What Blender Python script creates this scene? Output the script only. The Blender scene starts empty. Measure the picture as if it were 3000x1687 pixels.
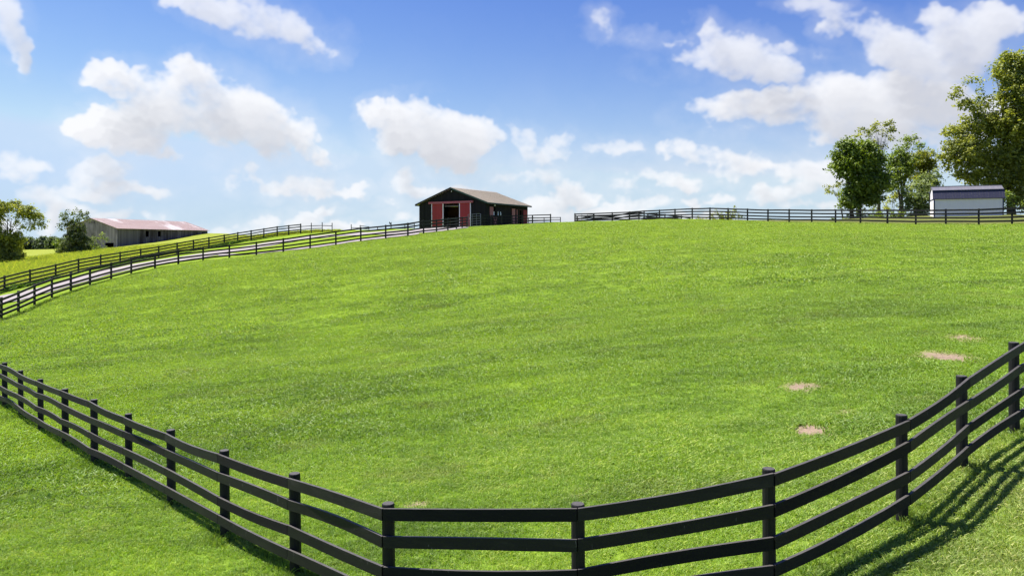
import bpy, bmesh, math, random
import numpy as np
from mathutils import Vector, Matrix
random.seed(7); RNG = np.random.default_rng(11)
R = math.radians
SC = bpy.context.scene; COL = SC.collection
F = 2213.0; CX = 1500.0; HY = 713.0        # the photograph's focal length, centre column and horizon row, used to survey the place

# ------------------------------------------------------------------ camera
cam = bpy.data.cameras.new('camera'); camo = bpy.data.objects.new('camera', cam); COL.objects.link(camo)
cam.sensor_width = 36; cam.lens = 36*F/3000; cam.shift_y = -(843.5-HY)/3000*-1*-1
camo.location = (0, 0, 0); camo.rotation_euler = (R(90), 0, 0)
cam.clip_start = .1; cam.clip_end = 20000
SC.camera = camo
# ------------------------------------------------------------------ sun and sky
SUN_EL = R(61); SX, SY = -.90, .45          # towards the sun
n = math.hypot(SX, SY); SX /= n; SY /= n
sd = Vector((SX*math.cos(SUN_EL), SY*math.cos(SUN_EL), math.sin(SUN_EL)))
sl = bpy.data.lights.new('sun', 'SUN'); sl.energy = 4.9; sl.angle = R(.53); sl.color = (1, .95, .87)
so = bpy.data.objects.new('sun', sl); COL.objects.link(so); so.rotation_euler = (-sd).to_track_quat('-Z', 'Y').to_euler()
SC.view_settings.view_transform = 'Standard'; SC.view_settings.look = 'None'
SC.view_settings.gamma = 1; SC.view_settings.use_curve_mapping = False; SC.view_settings.exposure = 1.05
SC.cycles.use_denoising = True
try: SC.cycles.denoiser = 'OPENIMAGEDENOISE'
except Exception: pass
SC.cycles.max_bounces = 6; SC.cycles.diffuse_bounces = 3; SC.cycles.transparent_max_bounces = 4
SC.cycles.use_adaptive_sampling = True; SC.cycles.adaptive_threshold = .02

# clouds: density and shade over the upper half of the sky, worked out from noise and puffs (azimuth across, elevation up)
CW, CH = 5120, 1280
def vnoise(w, h, gx, gy, rng):
    g = rng.random((gy+3, gx)).astype(np.float32)
    x = np.arange(w)*gx/w; y = np.arange(h)*gy/h
    xi = x.astype(int); yi = y.astype(int); fx = (x-xi).astype(np.float32); fy = (y-yi).astype(np.float32)
    def wts(t): return [((1-t)**3)/6, (3*t**3-6*t**2+4)/6, (-3*t**3+3*t**2+3*t+1)/6, t**3/6]
    wx = wts(fx); rows = sum(wx[k][None, :]*g[:, (xi+k-1) % gx] for k in range(4))
    wy = wts(fy); return sum(wy[k][:, None]*rows[np.clip(yi+k, 0, gy+2), :] for k in range(4))
def fbm(w, h, gx, gy, octs, rng, gain=.52):
    a = 1.; tot = 0; s = np.zeros((h, w), np.float32)
    for o in range(octs):
        s += a*(vnoise(w, h, gx, gy, rng)-.5)*1.9; tot += a; a *= gain; gx *= 2; gy *= 2
        if gx > w//2: break
    return s/tot*1.6
PUFFS = []   # (column, row, half width, half height, weight)
def puffs(w, *l):
    for p in l: PUFFS.append((*p, w))
puffs(1.0, (320,225,62,34),(375,245,70,34),(525,198,44,36),(560,232,70,52),(610,275,90,70),(480,285,110,75),(560,310,100,90),(540,250,60,60),(440,340,110,70),(300,368,95,44),(235,370,52,26),
      (400,408,95,38),(500,440,55,20),(640,330,130,90),(700,370,140,78),(790,350,74,66),(800,415,110,50),(880,405,60,50),(955,462,44,28))
puffs(.76, (560,-8,70,26),(630,20,74,36),(700,45,84,44),(775,62,94,54),(850,100,86,50),(925,132,76,42),(985,150,46,28),(740,10,80,40))
puffs(.76, (5,50,66,88),(50,120,40,50),(85,170,24,44))
puffs(.82, (30,478,85,42),(105,490,55,26),(20,520,70,20))
puffs(.70, (250,525,60,38),(300,480,50,40),(330,500,50,40))
puffs(.85, (330,556,120,26),(430,560,80,18),(240,565,60,20))
puffs(.76, (60,565,75,34),(150,592,100,30),(240,612,70,22),(0,600,60,40),(400,622,60,24),(450,640,50,24),(330,640,60,20))
puffs(.9, (158,645,34,40),(150,680,40,26),(20,660,60,30))
puffs(.84, (735,508,40,34),(715,545,55,24),(790,550,56,28),(865,540,46,34),(935,545,70,26),(1035,562,60,14))
puffs(.78, (740,655,60,26),(880,652,60,30),(960,668,60,20),(700,680,90,16),(1010,680,80,16),(600,690,90,14))
puffs(1.0, (1102,328,40,36),(1150,345,60,50),(1170,400,72,52),(1240,338,60,52),(1300,372,100,70),(1362,402,82,60),(1320,440,95,45),(1372,478,40,32))
puffs(.66, (1440,402,40,26),(1532,415,34,38),(1578,452,56,36),(1632,452,56,26),(1640,412,30,24))
puffs(.78, (1190,545,42,40),(1240,562,60,24),(1165,603,50,16))
puffs(.66, (1560,522,80,26),(1500,515,50,18),(1850,545,70,22),(1780,430,90,24),(1850,420,60,22),(1400,545,70,14),(930,615,60,14))
puffs(.86, (1640,555,42,28),(1690,572,60,34),(1720,595,44,22),(1600,600,90,26),(1880,588,70,24),(1940,525,66,22),(1995,530,54,22),(1820,615,50,16))
puffs(.80, (1600,640,140,24),(1450,620,120,20),(1780,640,120,18),(2000,640,140,16),(1300,640,140,18),(2240,650,120,14))
puffs(1.0, (1948,442,34,26),(2000,440,46,34),(2060,462,90,38),(2140,482,90,38),(2215,502,54,22))
puffs(.80, (2080,118,52,52),(2120,130,76,44),(2180,168,94,52),(2095,175,110,48),(2262,205,64,40),(2305,225,50,26),(1965,125,46,22),(2000,170,60,30))
puffs(.52, (1758,66,42,34),(1775,90,30,30),(1895,115,56,26),(1960,190,90,30),(2410,165,60,18),(2300,145,30,18),(2400,20,90,20),(2350,10,50,18),(2470,45,80,16))
puffs(1.0, (2080,312,76,36),(2180,308,84,44),(2262,298,72,40),(2350,308,90,52),(2450,276,114,66),(2550,290,112,62),(2650,298,112,66),(2760,318,112,66),
      (2600,370,155,50),(2450,375,120,42),(2310,352,100,36),(2720,405,120,34),(2860,350,120,60))
puffs(.66, (2060,350,80,30),(2120,380,80,30),(2560,420,120,24))
puffs(.84, (2470,85,60,36),(2560,100,74,52),(2625,150,84,62),(2710,165,100,62),(2790,130,90,84),(2860,125,84,84),(2905,70,76,44),(2740,50,60,30),(2660,195,90,30),(2790,222,100,32),(2960,60,50,30))
puffs(.84, (2390,500,64,36),(2300,505,44,26),(2420,530,70,28),(2275,570,64,22))
puffs(.76, (2320,560,90,24),(2420,602,70,22),(2120,585,50,14),(2020,590,40,14),(2340,595,90,16))
az = (np.arange(CW)+.5)/CW*2*np.pi-np.pi; el = (np.arange(CH)+.5)/CH*(np.pi/2)
rngc = np.random.default_rng(5)
fb = fbm(CW, CH, 150, 44, 6, rngc, .62); fb2 = fbm(CW, CH, 40, 14, 5, rngc)
wx_ = fbm(CW, CH, 260, 72, 5, rngc, .66)*50; wy_ = fbm(CW, CH, 260, 72, 5, rngc, .66)*40
field = np.zeros((CH, CW), np.float32)
i0, i1 = np.searchsorted(az, -.80), np.searchsorted(az, .80); j1 = np.searchsorted(el, .62)
PX = (CX+F*np.tan(az[i0:i1]))[None, :]; PY = HY-F*np.tan(el[:j1])[:, None]/np.cos(az[i0:i1])[None, :]
PXw = PX+wx_[:j1, i0:i1]; PYw = PY+wy_[:j1, i0:i1]
sub = np.zeros((j1, i1-i0), np.float32); wmap = np.zeros_like(sub); veil = np.zeros_like(sub); halo = np.zeros_like(sub)
for (cx, cy, rx, ry, w) in PUFFS:
    a0 = np.searchsorted(PX[0], cx-rx*1.9-40); a1 = np.searchsorted(PX[0], cx+rx*1.9+40)
    if a1 <= a0: continue
    q = ((PXw[:, a0:a1]-cx)/(rx*1.28))**2+((PYw[:, a0:a1]-cy)/(ry*1.28))**2
    v = w*np.clip(1-q, 0, 1)**1.0
    halo[:, a0:a1] = np.maximum(halo[:, a0:a1], np.clip(1-q/2.3, 0, 1)); wmap[:, a0:a1] += w*v**2; veil[:, a0:a1] += v**2; s_ = sub[:, a0:a1]; sub[:, a0:a1] = np.where(v > s_, v+.28*s_, s_+.28*v)
wmap = np.where(veil > 1e-4, wmap/np.maximum(veil, 1e-4), .8)
# the rest of the sky carries the same kind of broken cloud
gen = np.clip(fb2*1.3-.1, 0, 1)
edge = np.clip((np.abs((az+np.pi) % (2*np.pi)-np.pi)-.66)/.12, 0, 1)[None, :]*np.ones((CH, 1))
edge = np.maximum(edge, np.clip((el-.36)/.16, 0, 1)[:, None])
field[:j1, i0:i1] = np.clip(sub, 0, 1.15)
field = field*(1-edge)+gen*edge
dens = field-.20+fb*1.15*np.clip(.08+field*1.7, 0, 1)
alpha = 1-np.exp(-(np.clip(dens, 0, 2)*2.9)**1.35)
opq = np.full((CH, CW), .9, np.float32); opq[:j1, i0:i1] = np.clip(.34+.78*(wmap-.2), 0, 1); alpha *= opq; hl = np.zeros((CH, CW), np.float32); hl[:j1, i0:i1] = halo; wis = np.clip(.5+fb2*1.3+fb*.9, 0, 1)
hl = hl*(1-edge)*.26*wis+.12*wis*np.exp(-(el/.17)**2)[:, None]; alpha = 1-(1-alpha)*(1-hl)
thick = np.clip(dens*1.3, 0, 1)
occ = np.zeros_like(thick)
for k, (dx, dy) in enumerate([(-3, 5), (-7, 12), (-12, 22), (-18, 36), (-24, 52)]):
    sh = np.roll(thick, (-dy, -dx), (0, 1)); occ += np.clip(sh, 0, .8)
occ /= 5
shade = np.clip(1.10-occ*.66+np.clip(fb, -1, 1)*.05, .45, 1)
img = bpy.data.images.new('cloud_field', CW, CH, alpha=False, float_buffer=False); img.colorspace_settings.name = 'Non-Color'
buf = np.ones((CH, CW, 4), np.float32); buf[..., 0] = alpha; buf[..., 1] = shade; buf[..., 2] = 0
img.pixels.foreach_set(buf.ravel()); img.update(); img.pack()
del buf, fb, fb2, wx_, wy_, sub, dens, occ, thick, alpha, shade

W = bpy.data.worlds.new('World'); SC.world = W; W.use_nodes = True; nt = W.node_tree; nt.nodes.clear()
def nd(nt, t, **kw):
    x = nt.nodes.new(t)
    for k, v in kw.items():
        if k == 'inp':
            for a, b in v.items(): x.inputs[a].default_value = b
        else: setattr(x, k, v)
    return x
L = lambda nt, a, b: nt.links.new(a, b)
sky = nd(nt, 'ShaderNodeTexSky', sky_type='NISHITA', sun_disc=False, sun_elevation=SUN_EL, sun_rotation=math.atan2(SX, SY), air_density=1.15, dust_density=.35, ozone_density=3.2, altitude=200)
hs = nd(nt, 'ShaderNodeHueSaturation', inp={'Saturation': 1.12, 'Value': 1.0}); L(nt, sky.outputs[0], hs.inputs['Color'])
tc = nd(nt, 'ShaderNodeTexCoord'); sp = nd(nt, 'ShaderNodeSeparateXYZ'); L(nt, tc.outputs['Generated'], sp.inputs[0])
def M(nt, op, a, b=None, c=None, clamp=False):
    m = nd(nt, 'ShaderNodeMath', operation=op, use_clamp=clamp)
    for i, v in enumerate((a, b, c)):
        if v is None: continue
        if isinstance(v, (int, float)): m.inputs[i].default_value = v
        else: L(nt, v, m.inputs[i])
    return m.outputs[0]
u = M(nt, 'MULTIPLY_ADD', M(nt, 'ARCTAN2', sp.outputs[0], sp.outputs[1]), 1/(2*math.pi), .5)
v = M(nt, 'MULTIPLY', M(nt, 'ARCSINE', M(nt, 'MAXIMUM', sp.outputs[2], 0.0)), 2/math.pi)
cb = nd(nt, 'ShaderNodeCombineXYZ'); L(nt, u, cb.inputs[0]); L(nt, v, cb.inputs[1])
it = nd(nt, 'ShaderNodeTexImage', image=img, extension='EXTEND', interpolation='Cubic'); L(nt, cb.outputs[0], it.inputs[0])
s2 = nd(nt, 'ShaderNodeSeparateColor'); L(nt, it.outputs[0], s2.inputs[0])
cr = nd(nt, 'ShaderNodeValToRGB'); cr.color_ramp.elements[0].position = .45; cr.color_ramp.elements[0].color = (3.05, 3.08, 3.35, 1)
cr.color_ramp.elements[1].position = 1.; cr.color_ramp.elements[1].color = (5.2, 5.2, 5.3, 1)
L(nt, s2.outputs[1], cr.inputs[0])
# pale air low over the horizon
hz = M(nt, 'POWER', M(nt, 'SUBTRACT', 1.0, M(nt, 'MAXIMUM', sp.outputs[2], 0.0), clamp=True), 9.0)
s3 = nd(nt, 'ShaderNodeSeparateColor'); L(nt, hs.outputs[0], s3.inputs[0]); c3 = nd(nt, 'ShaderNodeCombineColor')
for k, (a_, g_) in enumerate(((.315, 1.65), (.26, 1.54), (1.08, .76))): L(nt, M(nt, 'MINIMUM', M(nt, 'MULTIPLY', M(nt, 'POWER', s3.outputs[k], g_), a_), (3.0, 3.85, 4.95)[k]), c3.inputs[k])
mh = nd(nt, 'ShaderNodeMix', data_type='RGBA'); L(nt, M(nt, 'MULTIPLY', hz, .75), mh.inputs[0]); L(nt, c3.outputs[0], mh.inputs[6]); mh.inputs[7].default_value = (2.75, 3.65, 5.0, 1)
mx = nd(nt, 'ShaderNodeMix', data_type='RGBA'); L(nt, M(nt, 'MULTIPLY', s2.outputs[0], .95), mx.inputs[0]); L(nt, mh.outputs[2], mx.inputs[6]); L(nt, cr.outputs[0], mx.inputs[7])
bg = nd(nt, 'ShaderNodeBackground', inp={'Strength': .0932}); L(nt, mx.outputs[2], bg.inputs[0])
wo = nd(nt, 'ShaderNodeOutputWorld'); L(nt, bg.outputs[0], wo.inputs[0])
W.cycles.sampling_method = 'MANUAL'; W.cycles.sample_map_resolution = 1024

# ------------------------------------------------------------------ survey of the ground
def pt(px, py, d): return (px-CX)/F*d, d, (HY-py)/F*d
NEAR = [(-235,968,1072,36.5),(-190,978,1085,34.5),(-150,991,1102,32.5),(-110,1005,1120,30.5),(-70,1025,1145,28.5),(-28,1045,1170,26.6),(13,1063,1194,24.8),(60,1085,1223,23.2),(118,1110,1263,21.3),(190,1139,1303,19.5),(275,1170,1356,17.8),(376,1211,1409,16.2),
        (500,1258,1479,14.4),(657,1318,1574,12.5),(863,1385,1678,10.95),(1137,1475,1815,9.45),(1693,1477,1838,8.86),(2252,1373,1745,8.8),
        (2641,1213,1530,10.1),(2817,1101,1375,11.7),(2970,1003,1269,13.3),(3105,925,1178,15.0),(3230,862,1100,17.0),(3355,802,1028,19.2),(3480,755,968,21.6),(3610,716,916,24.2),(3740,684,872,27.0)]
DRIVE = [(-50,885,952,48.5),(4,870.5,934,50.5),(54,851,915,52.8),(101,831,892,55),(152,812,871,57),(207.5,798.5,853,59.3),(263.6,782.6,834,61.8),(325.7,768,818,64.5),(384.5,755,802.5,67.2),
         (454,743,786,70.5),(522.5,731,773.5,73.8),(595,725,764,76.5),(672,716.5,757,78.8),(751,707.7,748,79.6),(830,697.6,738.3,80.2),(908.6,686.5,730,80.7),(984,676,718,81),
         (1057,665.5,707.7,81.3),(1130,658.8,699,82),(1195,652.5,692,83.2),(1241,645.2,684.7,84.8),(1279,643,679.5,87.2),(1312,639,675.5,89.8),(1337,636.6,671.5,92.6),(1354,635.5,668.5,95.2),(1368,634.5,666,98)]
CREST = [(1684,625,652,107),(1793.6,621.5,649,103),(1844.5,619.5,648,101),(1887,616.6,645.6,99),(1932,614.2,644,97),(1977.6,612,643,95),(2028,609.3,643,93),(2080,608,644.5,91),
         (2133,609.3,645.5,89.3),(2190,611,648,87.5),(2250,613,650,85.8),(2312,612.8,651.8,84),(2378,613.4,652.3,82),(2448,613.4,652,80),(2521,613.4,655,77.6),(2600,613.4,656,75.2),
         (2683,613.4,657,72.8),(2771,612.5,658,70.3),(2867.5,611.5,659,68),(2965,607.2,656.5,66.2),(3064,603,655,64.6),(3166,598,653,63)]
BACKF = [(-60,828,0,64.5),(13,807,0,68),(88,789,0,71),(163,773,0,75),(230,757.5,0,79),(295,746,0,82.3),(352,737.7,0,85.3),(412,728,0,88.3),(465,720.5,0,91.2),(519,710.5,0,94),(566.6,702,0,96.5),
         (612,694.6,0,98.8),(657,687,0,100.8),(696.6,680,0,102.6),(735.7,674.5,0,104.2),(773,668.6,0,105.8),(812,663,0,107.2),(846,659.3,0,108.5),(881,655.5,0,109.5)]
BACKF = [(a, b, b+3210/d, d) for a, b, _, d in BACKF]
ctl = [pt(a, c, d) for a, b, c, d in NEAR+DRIVE+CREST+BACKF]
ctl += [pt(*q) for q in [(912,684,110.3),(973,678,111),(1029,677.5,116),(1150,674,118),(1229,670,106.7),(1424,662.5,101),(1545,659,110),(1613,653.5,106),(1643,654.5,115),(1555,657,104),
    (2737,636,80.5),(2940,631,78),(2580,639,95),(2950,634,95),(2450,647,98),(110,729,300),(110,742,200),(60,762,135),(30,769,112),(200,747,128),(341,724,160),(602,684,187),(450,708,175),(240,738,160)]]
ctl += [(0,0,-4.95),(-20,4,-5.6),(15,3,-3.9),(0,-30,-5.8),(-32,22,-5.9),(20,12,-3.0),(-30,-20,-6.4),(30,-10,-4.2),(60,45,.6),(70,75,2.0),(-60,45,-6.3),(-90,80,-6),(70,20,-1),
        (-8,140,1.6),(-9,210,-3),(-38,140,.9),(-40,200,-2),(30,140,1.2),(45,210,-4),(30,300,-9),(-60,150,.4),(76,120,2.6),(90,200,-2),(50,120,2.3),(140,140,1),(-190,180,-6),(-200,60,-8),(160,30,-4),(150,-60,-7),(-150,-80,-9),(10,-150,-8),(-60,320,-4),(60,380,-12),(200,300,-9),(-60,240,-.5)]
C = np.array(ctl); CP = C[:, :2]/50; CZ = C[:, 2]
def tpsk(r2): return np.where(r2 > 1e-12, .5*r2*np.log(np.maximum(r2, 1e-12)), 0)
nC = len(C); A = np.zeros((nC+3, nC+3)); d2 = ((CP[:, None]-CP[None])**2).sum(2)
A[:nC, :nC] = tpsk(d2)+np.eye(nC)*2e-4; A[:nC, nC] = 1; A[:nC, nC+1:] = CP; A[nC, :nC] = 1; A[nC+1:, :nC] = CP.T
TW = np.linalg.solve(A, np.concatenate([CZ, [0, 0, 0]]))
def tz(x, y):
    x = np.atleast_1d(np.asarray(x, float)); y = np.atleast_1d(np.asarray(y, float)); sh = x.shape
    X = np.stack([x.ravel(), y.ravel()], 1); r = np.hypot(X[:, 0], X[:, 1]); out = np.empty(len(X))
    lim = np.minimum(1, 420/np.maximum(r, 1)); Q = X*lim[:, None]/50
    for i in range(0, len(X), 20000):
        q = Q[i:i+20000]; k = tpsk(((q[:, None]-CP[None])**2).sum(2)); out[i:i+20000] = k@TW[:nC]+TW[nC]+q@TW[nC+1:]
    t = np.clip((r-310)/260, 0, 1); t = t*t*(3-2*t)
    out = out*(1-t)+t*(-6-3*np.cos(X[:, 0]/310)*np.cos(X[:, 1]/270)*np.clip(r/900, 0, 1))
    amp = np.clip((r-6)/20, 0, 1)*.022
    out += amp*(np.sin(X[:, 0]*1.3+np.sin(X[:, 1]*.8))*np.sin(X[:, 1]*.9+1.7)+.6*np.sin(X[:, 0]*2.9+X[:, 1]*1.1))
    return out.reshape(sh)
def gz(x, y): return float(tz(x, y)[0])
def cast(px, py, lo=6., hi=330.):
    ds = np.linspace(lo, hi, 1600); z = (HY-py)/F*ds; g = tz((px-CX)/F*ds, ds)
    h = np.where(g >= z)[0]; d = ds[h[0]] if len(h) else hi
    return (px-CX)/F*d, d
_fx = np.array([p[0] for p in BACKF]+[944, 1000, 1220, 1225]); _fd = np.array([p[3] for p in BACKF]+[112, 118, 125, 400])
_cx = np.array([1400., 1684]+[p[0] for p in CREST[1:]]); _cd = np.array([112., 112]+[p[3] for p in CREST[1:]])
BARE = [(2768,1047,.62,.62,1.25),(2350,1133,.42,.40,1.1),(2378,1266,.34,.36,1.5),(2470,1120,.3,.3,.75),(2480,1212,.25,.22,.8),(2825,992,.5,.5,.95),(2445,1243,.2,.2,.8),(1228,1480,.22,.12,1.0),(1705,1446,.25,.15,.65),(2330,1262,.3,.3,.6)]
BARE = [(*cast(a, b), c*1.6, e*2.0, f_) for a, b, c, e, f_ in BARE]
def zones(x, y):
    y_ = np.maximum(y, .5); px = CX+F*x/y_
    w = np.clip((y-np.interp(px, _fx, _fd))/1.2, 0, 1)*np.where(y > 20, 1, 0)*(px < 1225)
    o = np.clip((y-np.interp(px, _cx, _cd))/1.5, 0, 1)*(y > 40)*(px > 1400)
    b = np.zeros_like(x)
    for (a, c, rx, ry, st) in BARE: b = np.maximum(b, st*np.clip(1-np.sqrt(((x-a)/rx)**2+((y-c)/ry)**2), 0, 1))
    return w, o, b

# ------------------------------------------------------------------ materials
def mat(name, rough=.8, spec=.2):
    m = bpy.data.materials.new(name); m.use_nodes = True; nt = m.node_tree; b = nt.nodes['Principled BSDF']
    b.inputs['Roughness'].default_value = rough; b.inputs['Specular IOR Level'].default_value = spec; return m, nt, b
def noise(nt, scale, detail=4, rough=.55, vec=None, dist=0):
    n_ = nd(nt, 'ShaderNodeTexNoise', inp={'Scale': scale, 'Detail': detail, 'Roughness': rough, 'Distortion': dist})
    if vec is not None: L(nt, vec, n_.inputs['Vector'])
    return n_.outputs[0]
def ramp(nt, f, *st):
    r = nd(nt, 'ShaderNodeValToRGB'); e = r.color_ramp.elements
    while len(e) < len(st): e.new(.5)
    for i, (p, c) in enumerate(st): e[i].position = p; e[i].color = (*c, 1) if len(c) == 3 else c
    L(nt, f, r.inputs[0]); return r.outputs[0]
def mixc(nt, f, a, b, mode='MIX'):
    m = nd(nt, 'ShaderNodeMix', data_type='RGBA', blend_type=mode)
    for i, q in ((0, f), (6, a), (7, b)):
        if isinstance(q, (int, float)): m.inputs[i].default_value = q
        elif isinstance(q, tuple): m.inputs[i].default_value = (*q, 1)
        else: L(nt, q, m.inputs[i])
    return m.outputs[2]
def posn(nt, sc=(1, 1, 1), world=True):
    p = nd(nt, 'ShaderNodeNewGeometry').outputs['Position'] if world else nd(nt, 'ShaderNodeTexCoord').outputs['Object']
    m = nd(nt, 'ShaderNodeMapping', inp={'Scale': sc}); L(nt, p, m.inputs[0]); return m.outputs[0]
def bump(nt, b, h, s, d):
    n_ = nd(nt, 'ShaderNodeBump', inp={'Strength': s, 'Distance': d}); L(nt, h, n_.inputs['Height']); L(nt, n_.outputs[0], b.inputs['Normal'])

def grass_colour(nt, fine):
    p = posn(nt); ps = posn(nt, (.55, 1.3, 0)); pm = posn(nt, (.8, .35, 0))
    big = noise(nt, .10, 3, .5, ps); mid = noise(nt, .55, 5, .62, ps, .4); sml = noise(nt, 3.2, 4, .6, p); yel = noise(nt, .22, 4, .6, pm)
    t = M(nt, 'ADD', M(nt, 'ADD', M(nt, 'MULTIPLY', mid, .42), M(nt, 'MULTIPLY', noise(nt, .30, 4, .55, posn(nt, (.30, 1.5, 0)), .5), .34)), M(nt, 'ADD', M(nt, 'MULTIPLY', big, .26), M(nt, 'MULTIPLY', sml, .20)))
    col = ramp(nt, t, (.50, (.100, .184, .019)), (.61, (.172, .286, .030)), (.72, (.242, .360, .044)))
    col = mixc(nt, ramp(nt, yel, (.50, (0, 0, 0)), (.66, (.6, .6, .6))), col, (.215, .345, .018))
    col = mixc(nt, M(nt, 'MULTIPLY', ramp(nt, noise(nt, .42, 5, .65, posn(nt, (.7, 1.1, 0))), (.55, (0, 0, 0)), (.68, (1, 1, 1))), .5), col, (.175, .215, .065))
    # yellower turf up the rise, with light grazing through the blades put into colour
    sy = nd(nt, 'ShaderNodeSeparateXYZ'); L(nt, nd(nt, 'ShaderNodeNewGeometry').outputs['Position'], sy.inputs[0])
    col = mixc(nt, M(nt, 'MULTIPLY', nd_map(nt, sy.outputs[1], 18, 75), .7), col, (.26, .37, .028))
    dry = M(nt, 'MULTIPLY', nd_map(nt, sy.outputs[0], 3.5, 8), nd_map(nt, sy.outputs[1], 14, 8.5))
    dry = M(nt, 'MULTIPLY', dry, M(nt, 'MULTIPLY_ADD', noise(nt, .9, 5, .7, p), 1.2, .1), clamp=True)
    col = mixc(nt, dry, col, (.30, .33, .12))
    return col
def nd_map(nt, v_, a, b):
    m = nd(nt, 'ShaderNodeMapRange', inp={1: float(a), 2: float(b), 3: 0.0, 4: 1.0}); L(nt, v_, m.inputs[0]); return m.outputs[0]
MG, nt, b = mat('turf', .95, .05)
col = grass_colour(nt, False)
aw = nd(nt, 'ShaderNodeAttribute', attribute_name='weed'); ao = nd(nt, 'ShaderNodeAttribute', attribute_name='olive'); ab = nd(nt, 'ShaderNodeAttribute', attribute_name='bare')
fz = noise(nt, 26, 4, .7, posn(nt)); fz2 = noise(nt, 6.0, 5, .7, posn(nt, (.6, 1.2, 1)))
wcol = mixc(nt, noise(nt, .35, 5, .65, posn(nt, (.6, 1, 0))), (.20, .27, .03), (.42, .44, .07))
wcol = mixc(nt, ramp(nt, noise(nt, .9, 5, .7, posn(nt, (.5, 1, 0))), (.52, (0, 0, 0)), (.66, (.7, .7, .7))), wcol, (.13, .23, .03))
col = mixc(nt, aw.outputs['Fac'], col, wcol)
col = mixc(nt, ao.outputs['Fac'], col, mixc(nt, noise(nt, .8, 4, .6, posn(nt)), (.11, .15, .04), (.22, .22, .07)))
col = mixc(nt, M(nt, 'MULTIPLY', ab.outputs['Fac'], M(nt, 'MULTIPLY_ADD', noise(nt, 2.5, 5, .7, posn(nt)), 1.4, .1), clamp=True), col, (.30, .28, .11))
bn = ramp(nt, M(nt, 'ADD', ab.outputs['Fac'], M(nt, 'MULTIPLY', M(nt, 'SUBTRACT', noise(nt, 3.5, 6, .8, posn(nt)), .5), 2.2)), (.20, (0, 0, 0)), (.85, (.9, .9, .9)))
col = mixc(nt, bn, col, mixc(nt, noise(nt, 14, 3, .7, posn(nt)), (.22, .155, .11), (.52, .385, .31)))
col = mixc(nt, 1.0, col, ramp(nt, fz, (.30, (.58, .58, .58)), (.70, (1.0, 1.0, .98))), 'MULTIPLY')
col = mixc(nt, 1.0, col, ramp(nt, fz2, (.30, (.80, .80, .80)), (.70, (1.12, 1.12, 1.1))), 'MULTIPLY')
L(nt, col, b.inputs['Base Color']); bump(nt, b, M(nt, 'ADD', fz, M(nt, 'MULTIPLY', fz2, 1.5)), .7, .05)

def leafy(name, make, trans=.35, rough=.6):
    m = bpy.data.materials.new(name); m.use_nodes = True; nt = m.node_tree; nt.nodes.clear()
    c = make(nt); d_ = nd(nt, 'ShaderNodeBsdfDiffuse'); t_ = nd(nt, 'ShaderNodeBsdfTranslucent'); g_ = nd(nt, 'ShaderNodeBsdfGlossy', inp={'Roughness': rough})
    L(nt, c, d_.inputs[0]); L(nt, mixc(nt, 1.0, c, (1.35, 1.35, .7), 'MULTIPLY'), t_.inputs[0]); g_.inputs[0].default_value = (.9, .95, .9, 1)
    a_ = nd(nt, 'ShaderNodeMixShader', inp={0: trans}); L(nt, d_.outputs[0], a_.inputs[1]); L(nt, t_.outputs[0], a_.inputs[2])
    b_ = nd(nt, 'ShaderNodeMixShader', inp={0: .035}); L(nt, a_.outputs[0], b_.inputs[1]); L(nt, g_.outputs[0], b_.inputs[2])
    o_ = nd(nt, 'ShaderNodeOutputMaterial'); L(nt, b_.outputs[0], o_.inputs[0]); return m
def blade_make(nt):
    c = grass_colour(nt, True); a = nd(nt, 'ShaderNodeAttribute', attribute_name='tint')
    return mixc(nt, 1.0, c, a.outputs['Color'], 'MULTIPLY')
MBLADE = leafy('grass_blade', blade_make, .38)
def weed_make(nt):
    a = nd(nt, 'ShaderNodeAttribute', attribute_name='tint')
    return mixc(nt, 1.0, mixc(nt, noise(nt, .4, 3, .6, posn(nt)), (.24, .34, .03), (.46, .50, .07)), a.outputs['Color'], 'MULTIPLY')
MWEED = leafy('tall_grass', weed_make, .4)
def leafmat(name, dark, light, trans=.5):
    def mk(nt):
        a = nd(nt, 'ShaderNodeAttribute', attribute_name='tint'); s_ = nd(nt, 'ShaderNodeSeparateColor'); L(nt, a.outputs['Color'], s_.inputs[0])
        return mixc(nt, s_.outputs[0], dark, light)
    return leafy(name, mk, trans)

def wood(name, c0, c1, grain=(1, 1, 9), spec=.25, rough=.62, flecks=False, world=True, top=.8):
    m, nt, b = mat(name, rough, spec); v_ = posn(nt, grain, world)
    col = mixc(nt, noise(nt, 3, 6, .7, v_), c0, c1)
    if flecks: col = mixc(nt, ramp(nt, noise(nt, 9, 3, .6, posn(nt, (2.2, 2.2, .55))), (.70, (0, 0, 0)), (.73, (1, 1, 1))), col, (.10, .095, .09))
    if flecks: col = mixc(nt, ramp(nt, noise(nt, 1.1, 5, .65, posn(nt, (1, 1, 4))), (.52, (0, 0, 0)), (.70, (.7, .7, .7))), col, (.021, .020, .019))
    col = mixc(nt, 1.0, col, ramp(nt, nd(nt, 'ShaderNodeObjectInfo').outputs['Random'], (0, (.6, .6, .62)), (.7, (1.1, 1.1, 1.1)), (1, (1.7, 1.62, 1.55))), 'MULTIPLY')
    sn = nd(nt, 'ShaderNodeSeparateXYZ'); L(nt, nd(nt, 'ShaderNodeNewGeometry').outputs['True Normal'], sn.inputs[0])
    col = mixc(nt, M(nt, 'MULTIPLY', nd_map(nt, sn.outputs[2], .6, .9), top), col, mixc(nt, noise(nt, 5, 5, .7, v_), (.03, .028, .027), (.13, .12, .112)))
    L(nt, col, b.inputs['Base Color']); bump(nt, b, noise(nt, 14, 5, .7, v_), .5, .01); return m
MFB = wood('black_stained_board', (.0028, .0029, .0033), (.0125, .0122, .0124), (.9, .9, 8), .3, .6, True)
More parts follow.
